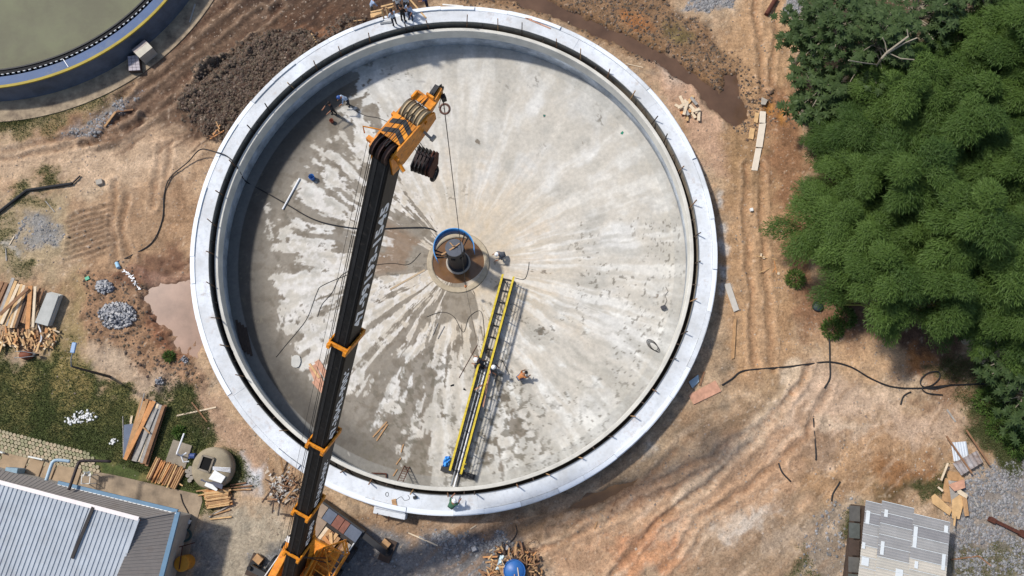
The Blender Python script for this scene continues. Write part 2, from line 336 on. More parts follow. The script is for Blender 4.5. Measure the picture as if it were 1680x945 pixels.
# left field
blend(poly_mask([(0, 225), (120, 235), (260, 200), (330, 230), (340, 270), (320, 330), (240, 340), (170, 300), (60, 290), (-60, 260)], 1.0, 1.2), (188, 160, 134), .8)
blend(poly_mask([(110, 330), (210, 320), (330, 280), (320, 400), (300, 470), (220, 440), (130, 440), (95, 400)], .8, 1.0), (158, 126, 98), .75)
blend(poly_mask([(120, 350), (175, 345), (190, 400), (150, 425), (105, 410)], .5, .7), (130, 104, 82), .8)
blend(poly_mask([(0, 345), (110, 310), (120, 400), (90, 450), (0, 455), (-60, 450)], 1.0, 1.2), (160, 142, 114), .8)
for (u, v, a, b, s) in ((85, 292, 24, 10, .8), (28, 305, 15, 14, .75), (45, 330, 40, 14, .5), (8, 380, 18, 26, .6), (38, 445, 14, 18, .55), (20, 430, 20, 20, .4), (300, 20, 10, 4, .2)):
    m = poly_mask(ell(u, v, a, b), .5, 1.0) * s; blend(m, (84, 86, 44), 1.0); GRASS += m
m = poly_mask(ell(65, 377, 26, 20), .6, 1.0); blend(m, (140, 140, 142), .8); STONE += .5 * m
m = poly_mask(ell(25, 405, 10, 9), .4, 1.0); blend(m, (165, 165, 165), .6)
# grass verge of the filled tank
m = poly_mask([(-60, 225), (-60, 195), (0, 178), (70, 165), (150, 140), (205, 112), (215, 122), (190, 140), (150, 160), (90, 180), (40, 200)], .35, .5); blend(m, (62, 72, 36), .9); GRASS += m
m = poly_mask([(0, 190), (160, 145), (200, 150), (150, 190), (80, 215), (0, 225), (-60, 225)], .6, .8); blend(m, (112, 104, 66), .7); GRASS += .5 * m
m = poly_mask([(300, 50), (335, 0), (345, -20), (335, -40), (310, 0), (290, 40)], .25, .3); blend(m, (66, 76, 36), .9); GRASS += m
m = poly_mask([(215, 112), (260, 70), (270, 65), (240, 100), (225, 118)], .25, .3); blend(m, (62, 72, 36), .8); GRASS += m
m = poly_mask([(155, 195), (190, 165), (225, 155), (215, 175), (175, 200), (140, 225), (95, 225)], .4, .5); blend(m, (136, 134, 134), .75); STONE += m * .7
# lower left lawn
m = poly_mask([(-60, 560), (40, 590), (110, 555), (135, 600), (180, 630), (235, 655), (270, 640), (320, 640), (335, 700), (365, 735), (395, 750), (400, 800), (335, 850), (180, 800), (-60, 760)], .6, 1.2)
blend(m, (66, 82, 40), .95); GRASS += m; blend(m * sstep(-.05, .35, fbm(GX * .7, GY * .7, 4, 211)), (124, 116, 74), .85)
for (u, v, a, b, r, s) in ((115, 620, 22, 40, 0, .85), (30, 620, 45, 18, .1, .6), (85, 560, 30, 25, 0, .6), (120, 540, 20, 40, -.3, .6), (190, 660, 60, 16, .3, .4), (20, 670, 30, 16, .2, .4), (160, 690, 40, 10, .2, .35)):
    m2 = poly_mask(ell(u, v, a, b, r), .7, 1.2) * s; blend(m2, (140, 122, 78), 1.0); GRASS -= m2 * .6
m = poly_mask([(110, 460), (140, 440), (140, 540), (130, 600), (105, 560), (110, 520)], .7, .9); blend(m, (146, 126, 92), .7)
# mud beside the tank, left
M = poly_mask([(140, 450), (180, 430), (240, 440), (255, 480), (245, 515), (280, 560), (320, 575), (335, 640), (280, 640), (210, 600), (150, 560), (130, 500)], .5, .8); blend(M, (146, 112, 86), .85); ROUGHZ += .04 * M; Z += .22 * M * (1 + N2)
M = poly_mask([(250, 500), (270, 545), (320, 575), (300, 600), (250, 560), (235, 520)], .4, .6); blend(M, (128, 84, 62), .8)
M = poly_mask([(190, 440), (250, 425), (290, 400), (310, 430), (260, 460), (230, 480), (190, 470)], .4, .7); blend(M, (112, 78, 58), .85); WET += .4 * M
M = poly_mask([(220, 440), (280, 450), (315, 440), (320, 470), (260, 480)], .4, .6); blend(M, (150, 112, 94), .7); WET += .5 * M
M = poly_mask([(150, 560), (210, 590), (280, 620), (300, 640), (240, 645), (180, 615), (140, 585)], .4, .6); blend(M, (176, 154, 134), .75)
M = poly_mask([(330, 600), (345, 640), (400, 700), (440, 745), (420, 770), (370, 730), (325, 670)], .4, .6); blend(M, (168, 138, 116), .8)
blend(poly_mask(ell(325, 690, 10, 28, -.3), .4, .6), (84, 66, 56), .6)
# pale sand and powder, lower left
blend(poly_mask([(345, 850), (420, 830), (470, 860), (470, 945), (440, 960), (320, 960), (310, 900)], .7, .9), (164, 154, 138), .85)
blend(poly_mask([(400, 750), (425, 770), (420, 810), (398, 800)], .4, .7), (196, 198, 204), .85)
blend(poly_mask([(315, 880), (345, 870), (350, 945), (310, 960)], .5, .8), (120, 118, 118), .8)
# strip in front of the tank, crane stand
blend(poly_mask([(430, 770), (520, 820), (620, 850), (740, 852), (860, 840), (950, 805), (960, 840), (860, 890), (700, 890), (560, 870), (450, 830)], .5, .8), (146, 118, 94), .85)
blend(poly_mask(ell(665, 845, 60, 10, .1), .4, .7), (120, 92, 70), .5)
blend(poly_mask(ell(770, 868, 50, 12, 0), .5, .7), (176, 140, 110), .6)
m = poly_mask([(600, 870), (690, 882), (800, 888), (850, 885), (840, 960), (430, 960), (440, 910), (560, 905)], .5, .7); blend(m, (112, 112, 115), .9); STONE += .10 * m
m = poly_mask([(690, 885), (750, 882), (810, 884), (850, 895), (800, 905), (730, 902)], .3, .5); blend(m, (92, 94, 102), .9); STONE += m * 1.4; Z += .12 * m
m = poly_mask([(420, 900), (470, 890), (475, 960), (400, 960), (405, 915)], .4, .6); blend(m, (106, 108, 112), .7); STONE += .2 * m
# lower right gravel yard and weeds
m = poly_mask([(1590, 790), (1640, 765), (1750, 760), (1750, 1000), (1550, 1000), (1555, 860)], .6, 1.0); blend(m, (140, 134, 130), .85); blend(m * sstep(.05, .4, N2 - .3 * N1), (128, 108, 88), .6); STONE += m
m = poly_mask([(1330, 850), (1400, 830), (1410, 860), (1395, 960), (1310, 960), (1320, 900)], .6, 1.0); blend(m, (146, 136, 126), .6); STONE += m * .22
m = poly_mask([(1390, 840), (1412, 830), (1405, 900), (1385, 890)], .3, .5); blend(m, (58, 62, 34), .8); GRASS += m
m = poly_mask([(1560, 905), (1640, 880), (1700, 920), (1700, 1000), (1550, 1000)], .6, 1.2) * .65; blend(m, (88, 84, 50), 1.0); GRASS += m * .6
m = poly_mask([(1500, 800), (1560, 770), (1560, 800), (1520, 830)], .4, .5); blend(m, (58, 66, 34), .8); GRASS += m * .8
m = poly_mask([(1570, 640), (1640, 620), (1760, 600), (1760, 790), (1650, 780), (1610, 740), (1590, 690)], .6, 1.0); blend(m, (48, 58, 26), .92); GRASS += m
m = poly_mask([(1540, 580), (1600, 590), (1660, 610), (1600, 630), (1530, 620)], .5, .9) * .7; blend(m, (56, 66, 30), 1.0); GRASS += m
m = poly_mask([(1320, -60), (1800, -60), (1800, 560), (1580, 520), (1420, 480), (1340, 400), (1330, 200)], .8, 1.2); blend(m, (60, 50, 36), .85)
m = poly_mask([(1270, 945), (1320, 900), (1350, 960), (1250, 960)], .5, .9) * .6; blend(m, (78, 78, 44), 1.0); GRASS += m
m = poly_mask([(1140, -20), (1200, -20), (1195, 10), (1165, 25), (1130, 10)], .3, .6); blend(m, (140, 142, 146), .85); STONE += m
m = poly_mask([(1290, -20), (1325, -20), (1320, 20), (1300, 40), (1288, 20)], .3, .6); blend(m, (150, 150, 152), .85); STONE += m
# streaks dragged by wheels and blades
for mk, dk, lt, s in ((RLOW, (146, 118, 94), (204, 178, 154), .6), (ULFT, (70, 53, 44), (106, 82, 66), .9)):
    blend(mk * sstep(.02, .38, STK + .35 * STK2), dk, s); blend(mk * sstep(.06, .4, -STK + .35 * STK2), lt, s * .85); Z += mk * .10 * STK
M = 1 - sstep(.35, .75, path_dist([(1302, 600), (1288, 645), (1245, 705), (1180, 765), (1112, 822)], .5)); blend(M, (208, 186, 162), .75)
M = 1 - sstep(.3, .6, path_dist([(1070, 690), (1000, 760), (930, 800)], .6)); blend(M, (130, 112, 94), .5)
for (u, v, a_, b2, r, c, s) in ((1210, 680, 26, 12, -.6, (132, 108, 84), .6), (1262, 640, 18, 30, .1, (152, 124, 92), .5), (1190, 700, 40, 14, -.7, (150, 124, 98), .5), (1330, 715, 16, 34, .1, (140, 112, 88), .55), (1420, 690, 50, 14, .2, (160, 130, 100), .55), (1130, 870, 60, 16, -.5, (200, 172, 146), .6), (1300, 880, 40, 26, 0, (170, 150, 132), .6), (1380, 700, 30, 20, .3, (210, 186, 162), .6), (1480, 730, 40, 12, .1, (150, 116, 82), .6), (1060, 920, 50, 16, -.3, (196, 146, 108), .5), (1215, 560, 12, 50, 0, (190, 152, 114), .5), (1290, 520, 20, 40, 0, (160, 124, 92), .5), (940, 905, 40, 14, -.2, (170, 134, 106), .5), (230, 260, 50, 14, -.2, (204, 176, 150), .6), (140, 270, 40, 12, -.1, (200, 172, 146), .5), (300, 330, 16, 30, .2, (134, 104, 80), .5)):
    blend(poly_mask(ell(u, v, a_, b2, r), .4, 1.3), c, s)
# wheel ruts: pressed grooves with pushed-up sides
def rut(px, w=.28, depth=.13, c=(110, 82, 62), s=.6, rag=.25):
    global Z
    d = path_dist(px, rag); tr = .5 + .5 * np.sin((GX * .6 + GY * .8) * 2 * np.pi / .42 + 3 * N3) ; g = np.exp(-(d / w) ** 2) * (.7 + .6 * tr); r = np.exp(-((d - w * 1.9) / (w * .8)) ** 2); br = .55 + .9 * np.clip(N2 + .25, 0, 1)
    Z = Z - depth * g * br + depth * .7 * r * br; blend(g * br, c, s); blend(r * br, (196, 166, 140), s * .35)
for q in ([(395, -10), (330, 45), (262, 100), (220, 130), (195, 160)], [(430, 20), (350, 85), (275, 140), (160, 222)], [(430, 64), (338, 132), (205, 214), (140, 236)], [(370, 0), (300, 60), (235, 110)],
          [(460, 10), (380, 75), (310, 125), (240, 180)]): rut(q, .26, .22, (82, 58, 46), .75)
for q in ([(1226, 270), (1222, 340), (1228, 430), (1240, 600)], [(1252, 270), (1250, 360), (1256, 450), (1268, 610)], [(1240, 0), (1246, 80), (1252, 150)], [(1275, 0), (1272, 80), (1262, 140)],
          [(1330, 600), (1280, 680), (1215, 745), (1120, 820), (1040, 890)], [(1300, 640), (1250, 700), (1170, 745), (1080, 790), (980, 850), (900, 880)],
          [(1360, 640), (1320, 720), (1240, 790), (1150, 850), (1080, 940)], [(1000, 945), (1080, 860), (1190, 770)], [(900, 868), (980, 842), (1060, 790), (1110, 740)],
          [(880, 905), (960, 872), (1040, 830), (1130, 790), (1200, 740)]): rut(q, .2, .11, (150, 112, 84), .5, .35)
for q in ([(210, 320), (200, 380), (215, 430)], [(190, 300), (182, 370), (192, 430)], [(265, 240), (255, 300), (250, 340)], [(278, 235), (272, 290)], [(0, 250), (90, 228), (190, 215)], [(0, 262), (100, 245), (200, 225)]): rut(q, .2, .1, (128, 98, 76), .5)
for k in range(9): rut([(108 + k, 428 - k * 9), (140, 418 - k * 9), (178, 405 - k * 8.5)], .12, .09, (110, 88, 70), .6, .2)
# water courses and puddles: basins
M = poly_mask([(800, -14), (880, -10), (960, 27), (1060, 70), (1130, 110), (1180, 158), (1190, 122), (1205, 118), (1216, 150), (1228, 196), (1212, 206), (1180, 186), (1130, 136), (1055, 92), (960, 46), (880, 14)], .3, .3); Z = Z * (1 - M * .8) - .40 * M; blend(M, (80, 58, 42), .9); WET += M
M = poly_mask([(240, 482), (258, 470), (300, 465), (318, 470), (322, 545), (330, 585), (318, 580), (300, 556), (265, 540), (245, 515)], .5, .7); Z = Z * (1 - M * .8) - .33 * M; blend(M, (140, 108, 88), .9); WET += M
M = poly_mask([(935, 832), (960, 816), (1000, 802), (1048, 787), (1040, 798), (1000, 818), (960, 838)], .25, .25); Z = Z * (1 - M * .8) - .3 * M; blend(M, (120, 86, 54), .85); WET += M
M = poly_mask([(840, 868), (900, 845), (940, 830), (920, 850), (860, 872)], .3, .3); blend(M, (150, 116, 82), .7); WET += .6 * M
M = poly_mask(ell(1264, 182, 8, 12), .25, .3) + poly_mask(ell(1282, 192, 5, 14), .25, .3); blend(np.clip(M, 0, 1), (172, 118, 54), .85); WET += .7 * M; Z -= .1 * M
# footprints dotted round the mud puddle
for k in range(26):
    p = W(RNG.uniform(262, 312), RNG.uniform(425, 465)); d = np.hypot(GX - p[0], GY - p[1]); Z -= .06 * np.exp(-(d / .13) ** 2); blend(np.exp(-(d / .14) ** 2), (104, 74, 58), .6)
# clods
GRASS = np.clip(GRASS, 0, 1); STONE = np.clip(STONE, 0, 1.5); WET = np.clip(WET, 0, 1)
Z += ROUGHZ * (N3 * .9 + .6 * fbm(GX * 1.9, GY * 1.9, 3, 71))
C *= (1 + .32 * N2 + .20 * N3)[..., None]; LUM = C.mean(-1, keepdims=True); C = LUM + (C - LUM) * 1.0; C *= np.array([1.0, 1.005, .965])
sp = sstep(.28, .5, fbm(GX * 2.6, GY * 2.6, 3, 81)) * (1 - GRASS) * (1 - WET); C *= (1 - .35 * sp)[..., None]
sp = sstep(.3, .5, fbm(GX * 3.3, GY * 3.3, 3, 85)) * (1 - GRASS) * (1 - WET); C = C * (1 - .4 * sp[..., None]) + np.array(lin((214, 192, 168), GK)) * .4 * sp[..., None]
# flat where things are founded
RT = np.hypot(GX - TC[0], GY - TC[1]); Z = np.where(RT < R_OUT + .25, np.minimum(Z, 0.02), Z)
RT2 = np.hypot(GX - T2[0], GY - T2[1]); f2 = 1 - sstep(16.4, 17.4, RT2); Z = Z * (1 - f2) - .05 * f2
fb = poly_mask([(-200, 700), (0, 700), (170, 750), (335, 812), (318, 900), (300, 1050), (-200, 1050)], .25, 0); Z = Z * (1 - fb) - .03 * fb
fb = poly_mask([(455, 880), (520, 815), (600, 860), (660, 895), (560, 1000), (400, 1000), (400, 905)], .3, 0); Z = Z * (1 - fb) + .0 * fb
fb = poly_mask([(1395, 815), (1580, 850), (1580, 1020), (1385, 1020)], .3, 0); Z = Z * (1 - fb)
FARF = 1 - .9 * sstep(0, 30, np.maximum(np.maximum(-42 - GX, GX - 42), np.maximum(GY - 39, -11 - GY))); Z *= FARF
def gh(x, y):
    i = int(np.clip(np.searchsorted(XS, x) - 1, 0, NXg - 2)); j = int(np.clip(np.searchsorted(YS, y) - 1, 0, NYg - 2))
    a = (x - XS[i]) / (XS[i + 1] - XS[i]); b = (y - YS[j]) / (YS[j + 1] - YS[j])
    return float((Z[j, i] * (1 - a) + Z[j, i + 1] * a) * (1 - b) + (Z[j + 1, i] * (1 - a) + Z[j + 1, i + 1] * a) * b)
def G(u, v, dz=0.0):
    p = W(u, v, 0)
    for _ in range(3): p = W(u, v, gh(p[0], p[1]))
    p[2] += dz; return p
idx = np.arange(NXg * NYg).reshape(NYg, NXg)
Fq = np.stack([idx[:-1, :-1], idx[:-1, 1:], idx[1:, 1:], idx[1:, :-1]], -1).reshape(-1, 4)
cx = (GX[:-1, :-1] + GX[1:, 1:]).ravel() / 2; cy = (GY[:-1, :-1] + GY[1:, 1:]).ravel() / 2
Fq = Fq[np.hypot(cx - TC[0], cy - TC[1]) > R_OUT - .35]
M_ground = attr_mat('soil', .95, 6.5, .40, .75, .35, speck=.5, bd=.09)
ground = np_mesh('ground', np.stack([GX, GY, Z], -1).reshape(-1, 3), Fq, M_ground, col=np.concatenate([np.clip(C, .01, .9), WET[..., None]], -1).reshape(-1, 4), smooth=True)
setp(ground, kind='structure')
def water(name, px, z, col, rough=.12):
    m = mat('water_' + name + str(len(MATS)), lin(col), rough, .35, .45, .04, spec=.45)
    mb = MB(); P = [W(u, v, z) for u, v in px]; c = sum(P) / len(P); mb.add([c] + P, [(0, i + 1, (i + 1) % len(P) + 1) for i in range(len(P))])
    return setp(mb.build(name, m), kind='structure')
water('ditch_water', [(1150, 30), (1300, 100), (1290, 260), (1200, 240), (1100, 150), (960, 75), (850, 30), (740, 0), (860, -60), (1000, -40)], -.20, (98, 75, 58))
water('puddle', [(215, 470), (250, 445), (330, 440), (345, 600), (280, 590), (225, 540)], -.13, (156, 128, 110), .2)
water('puddle', [(910, 855), (930, 815), (1000, 785), (1070, 765), (1070, 795), (1000, 840), (940, 860)], -.12, (120, 90, 60))

# ---------------------------------------------------------------- the concrete tank
def zf(r): return -1.22 - 0.035 * (15.2 - r)
def FL(u, v, dz=0.0):
    z = -1.0
    for _ in range(4):
        p = W(u, v, z); z = zf(math.hypot(p[0] - TC[0], p[1] - TC[1]))
    p[2] = z + dz; return p
tank = thing('concrete_tank', (TC[0], TC[1], 0), 'large round concrete tank under construction with a white foam-topped rim', 'tank')
nr, na = 250, 840
rr = np.linspace(0.02, 15.34, nr); aa = np.linspace(0, 2 * np.pi, na, endpoint=False)
Ag, Rg = np.meshgrid(aa, rr)
Xf = TC[0] + Rg * np.cos(Ag); Yf = TC[1] + Rg * np.sin(Ag); Zf = zf(Rg)
SU = FL(752, 431); dX, dY = Xf - SU[0], Yf - SU[1]; PH = np.arctan2(dY, dX); PH = np.where(PH < -.35, PH + 2 * np.pi, PH); RS = np.hypot(dX, dY)
n_a = fbm(Xf * .45, Yf * .45, 5, 101); n_b = fbm(Xf * 1.4, Yf * 1.4, 4, 105); n_c = fbm(Xf * 3.4, Yf * 3.4, 3, 109)
st1 = fbm(PH * 5.5 + n_a * .55, RS * .20, 4, 113); st2 = fbm(PH * 12 + n_a * .9, RS * .30, 3, 117)
FK = .94
D = np.zeros(Xf.shape + (3,)); D[:] = lin((196, 189, 176), FK)
def fb_(M, c, s=1.0):
    global D
    m = (np.clip(M, 0, 1) * s)[..., None]; D = D * (1 - m) + np.array(lin(c, FK)) * m
def ang(c, w):  # bump in direction around the sump
    d = np.abs((PH - c + np.pi) % (2 * np.pi) - np.pi); return 1 - sstep(w * .55, w, d)
big = fbm(Xf * .22, Yf * .22, 4, 141)
fb_(sstep(-.05, .35, st1 * .7 + big * .8), (208, 206, 200), .8); fb_(sstep(.05, .4, -st1 * .6 + n_a * .6), (166, 163, 154), .6)
fb_((1 - sstep(3, 9.5, RS + 3 * n_a)) * (.65 + .5 * n_b), (198, 178, 148), .8); fb_(sstep(.1, .5, st1 + n_b * .4) * (1 - sstep(6, 13, RS)), (200, 180, 152), .45)
fb_(sstep(.12, .34, st2 * .6 + n_b * .5) * ang(5.35, .75) * sstep(3.5, 5, RS), (214, 213, 206), .7); fb_(sstep(.12, .34, -st2 * .6 + n_b * .4) * ang(5.35, .75) * sstep(3.5, 5, RS), (158, 154, 142), .5)
fb_(sstep(12.0, 13.5, Rg + n_b * 1.2) * (.6 + n_c), (168, 166, 160), .6)
st3 = fbm(PH * 20 + n_a * .6, RS * .13, 4, 161); st4 = fbm(PH * 9 + n_a * .5, RS * .10, 4, 165); rad = sstep(2.5, 5, RS) * (.75 + .5 * big) * (1 - .45 * ang(1.2, 1.1)); st5 = fbm(PH * 13 + n_a * .5, RS * .15, 4, 171)
fb_(sstep(.0, .3, st3 * .8 + st4 * .8 + n_b * .25) * rad, (222, 220, 213), .72); fb_(sstep(.05, .35, -st3 * .8 - st4 * .7 + n_b * .3) * rad, (160, 156, 145), .55)
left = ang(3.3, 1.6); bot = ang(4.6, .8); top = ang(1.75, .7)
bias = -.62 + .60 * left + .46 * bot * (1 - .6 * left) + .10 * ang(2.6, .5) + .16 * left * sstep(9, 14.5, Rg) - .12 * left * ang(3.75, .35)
wet_shade = sstep(.03, .09, st5 * .85 + st1 * .5 + n_a * .32 + n_b * .3 + n_c * .18 + bias)
wet_shade = np.maximum(wet_shade, sstep(.04, .1, .75 - np.abs(RS - 2.6) * .4 + n_a * .5 - 1.1 * (1 - np.maximum(ang(3.05, .45), ang(4.75, .5)))) * .95)
wet_shade = np.maximum(wet_shade, sstep(0, .06, n_a * .9 + n_b * .5 + sstep(10.2, 14.6, Rg) * 1.25 * ang(3.2, 1.45) - .52))
fb_(wet_shade, (122, 112, 97), .86); fb_(wet_shade * sstep(0, .3, n_b), (98, 86, 70), .5); fb_(wet_shade * sstep(12.2, 14, Rg) * ang(3.2, 1.45), (58, 55, 51), .8)  # damp by the left wall painted extra dark to deepen the wall's shadow crescent
brown = sstep(.05, .3, n_a + .35 - np.abs(RS - 4) * .18) * ang(2.95, .45); fb_(brown, (136, 108, 82), .6)
fb_(sstep(.0, .25, n_b + .3 * n_c + .1) * left * (1 - wet_shade), (212, 207, 199), .75)
clus = sstep(-.1, .3, fbm(Xf * .35, Yf * .35, 3, 151) + .2 * sstep(8, 14, Rg) * ang(5.6, 1.2) - .25 * ang(1.2, 1.2))
fb_(sstep(.2, .25, n_c * .75 + n_b * .4) * clus, (98, 92, 80), .7)
fb_(sstep(.16, .2, fbm(Xf * 2.1, Yf * 2.1, 4, 131) + .05 * bot) * sstep(-.02, .2, big + n_a * .5 + .12 * bot) * ang(4.75, .7) * sstep(4, 6, RS), (104, 97, 82), .75)
ringm = np.exp(-((np.hypot(Xf - FL(690, 150)[0], Yf - FL(690, 150)[1]) - .75) / .07) ** 2) * sstep(-.1, .2, n_b); fb_(ringm, (150, 146, 140), .8)
edge = sstep(14.55, 14.62, Rg); fb_(edge, (156, 156, 152), .35)
D *= (1 + .10 * n_b + .10 * n_c)[..., None]
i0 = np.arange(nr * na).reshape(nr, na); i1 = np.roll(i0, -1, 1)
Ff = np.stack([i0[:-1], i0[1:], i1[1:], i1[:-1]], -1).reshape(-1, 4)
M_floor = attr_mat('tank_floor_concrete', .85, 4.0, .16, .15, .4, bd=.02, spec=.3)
o = np_mesh('tank_floor', np.stack([Xf, Yf, Zf], -1).reshape(-1, 3), Ff, M_floor, parent=tank, org=(TC[0], TC[1], 0), col=np.concatenate([np.clip(D, .01, .9), (wet_shade * .5)[..., None]], -1).reshape(-1, 4), smooth=True)
o['label'] = 'stained pale concrete floor with dark radial damp streaks'
M_wallin = mat('wall_concrete_blueish', lin((186, 192, 198)), .9, .3, .9, .2, col2=lin((150, 156, 162)))
M_weir = mat('weir_concrete', lin((204, 201, 192)), .9, .22, .7, .2)
M_chan = mat('channel_dark', lin((52, 48, 44)), .9, .4, 2, .3)
c0 = (TC[0], TC[1], 0)
MB().lathe([(15.30, -1.7), (15.30, .35), (16.55, .35), (16.55, -1.7)], c0, 180).build('tank_wall', M_wallin, tank, True)
MB().lathe([(15.32, .02), (15.14, .03), (15.13, .90), (15.15, .92), (15.34, .92), (15.36, .90), (15.36, .34)], c0, 180, closed=False).build('weir_wall', M_weir, tank)
MB().lathe([(15.35, .36), (15.63, .36)], c0, 180, closed=False).build('channel_floor', M_chan, tank)
MB().lathe([(15.63, -.6), (15.63, 1.18), (16.70, 1.18), (16.70, -.6)], c0, 180).build('outer_wall', M_concrete_d, tank)
# white deck panels
NP = 30
for k in range(NP):
    a = 2 * math.pi * k / NP; b = 2 * math.pi * (k + 1) / NP; h = RIM + RNG.uniform(-.012, .012)
    MB().lathe([(15.585, 1.17), (15.585, h), (16.46, h), (16.46, 1.17)], c0, 6, 0, a, b).build('deck_panel', M_white, tank)
# raised outer edging blocks, uneven
k = 0; a = 0.0; M_edge = mat('white_edge', lin((224, 228, 232)), .8, .06, 1.5, .1)
while a < 2 * math.pi - .03:
    w = RNG.uniform(.09, .17); b = min(a + w, 2 * math.pi); j = RNG.uniform(-.05, .05); hh = RNG.choice((.03, .07, .10, .13)) if RNG.random() < .8 else .015
    MB().lathe([(16.46 + j * .3, 1.17), (16.47 + j * .3, RIM + hh), (16.72 + j * .6, RIM + hh * .8), (R_OUT + j * .3, RIM - .02), (R_OUT + j * .3, 1.0)], c0, 4, 0, a, b - .0008).build('edging_block', RNG.choice((M_edge, M_edge, M_white)), tank)
    a = b
MB().lathe([(16.70, -.4), (16.80, -.4), (16.80, 1.0), (16.70, 1.0)], c0, 120).build('outer_form', WOOD[2], tank)
# formwork stakes standing in the channel
M_stake = WOOD[2]
for k in range(46):
    a = 2 * math.pi * (k + .3) / 46 + RNG.uniform(-.02, .02); e = A(math.cos(a), math.sin(a), 0); t = A(-e[1], e[0], 0)
    p = A(*c0) + e * 15.42 + A(0, 0, .36); q = A(*c0) + e * (15.62 + RNG.uniform(-.05, .08)) + t * RNG.uniform(-.22, .22) + A(0, 0, RIM + RNG.uniform(.25, .8))
    MB().bar(p, q, .06, .05).build('stake', WOOD[RNG.choice((1, 2, 2, 4))], tank)
    if k % 2 == 0:
        a2 = a + .068; e = A(math.cos(a2), math.sin(a2), 0); MB().bar(A(*c0) + e * 15.35 + A(0, 0, .85), A(*c0) + e * 15.6 + A(0, 0, 1.12), .05, .05).build('spreader', WOOD[4], tank)
MB().lathe([(15.555, 1.22), (15.555, 1.36), (15.583, 1.36), (15.583, 1.22)], c0, 180).build('channel_form', mat('form_grey', lin((110, 112, 112)), .8, .3, 2), tank)
# sump in the middle
zs = SU[2]
sump = MB().lathe([(1.74, -.3), (1.74, .12), (1.80, .16), (2.06, .16), (2.10, .12), (2.10, -.3)], SU, 56).build('sump_kerb', mat('sump_concrete', lin((176, 162, 138)), .9, .25, 2.5, .3), tank)
MB().lathe([(0.01, .05), (1.76, .05)], SU, 48, closed=False).build('sump_water', mat('sump_water', lin((112, 82, 54)), .12, .3, 1.2, .03, spec=.5), tank)
MB().lathe([(.01, .2), (.72, .2), (.86, .0), (.86, -.2)], SU, 32, closed=False).build('pedestal', M_concrete, tank)
# ---------------------------------------------------------------- central column and blue shield
col = thing('centre_column', SU + A(0, 0, .2), 'black steel centre column standing in the muddy sump', 'column')
ct = 3.8
MB().lathe([(.72, .2), (.72, .34), (.60, .36), (.56, ct - .05), (.56, ct), (.01, ct)], SU, 32, closed=False).build('shaft', mat('column_black', lin((44, 45, 48)), .6, .25, 3), col, False)
MB().lathe([(.575, ct - .12), (.575, ct + .02), (.01, ct + .025)], SU, 32, closed=False).build('top_plate', mat('column_top', lin((84, 88, 96)), .5, .18, 3), col)
for k in range(6):
    a = k * math.pi / 3 + .3; e = A(math.cos(a), math.sin(a), 0)
    MB().box(SU + e * .585 + A(0, 0, 2.9), (.05, .28, .34), a).build('port', mat('port_dark', (.006, .006, .007), .8, .1), col)
for k, a in enumerate((.7, 2.3)):
    e = A(math.cos(a), math.sin(a), 0); MB().bar(SU + A(0, 0, ct + .07), SU + e * .42 + A(0, 0, ct + .07), .06, .06).bar(SU + e * .1 + A(0, 0, ct + .05), SU + e * .1 + A(0, 0, ct + .2), .08, .05).build('lifting_lug', WOOD[1], col)
a = 3.6; e = A(math.cos(a), math.sin(a), 0)
MB().bar(SU + A(0, 0, ct + .1), SU + e * .9 + A(0, 0, ct - .2), .09, .07).build('lifting_beam', WOOD[1], col)
SHC = SU + A(-.12, .28, 0); shr = 1.28; a0, a1 = -.1, 3.75
sh = thing('curved_baffle', SHC + A(0, 0, .2), 'blue curved steel baffle half encircling the black column', 'baffle')
MB().lathe([(shr, 1.55), (shr, 2.75), (shr + .03, 2.75), (shr + .03, 1.55)], SHC, 48, 0, a0, a1).build('shell', M_bluesteel, sh, True)
MB().lathe([(shr - .01, 2.75), (shr - .01, 2.78), (shr + .045, 2.78), (shr + .045, 2.75)], SHC, 48, 0, a0, a1).build('top_flange', mat('blue_edge', lin((70, 142, 200)), .45, .1, 3), sh)
for a in (.75, 1.0, 3.2, 3.42, 3.6):
    e = A(math.cos(a), math.sin(a), 0)
    MB().bar(SHC + e * (shr - .02) + A(0, 0, 2.3), SU + e * .58 + A(0, 0, 2.35), .06, .06).bar(SHC + e * (shr - .02) + A(0, 0, 2.6), SU + e * .58 + A(0, 0, 2.2), .05, .05).build('bracket', M_blacksteel, sh)

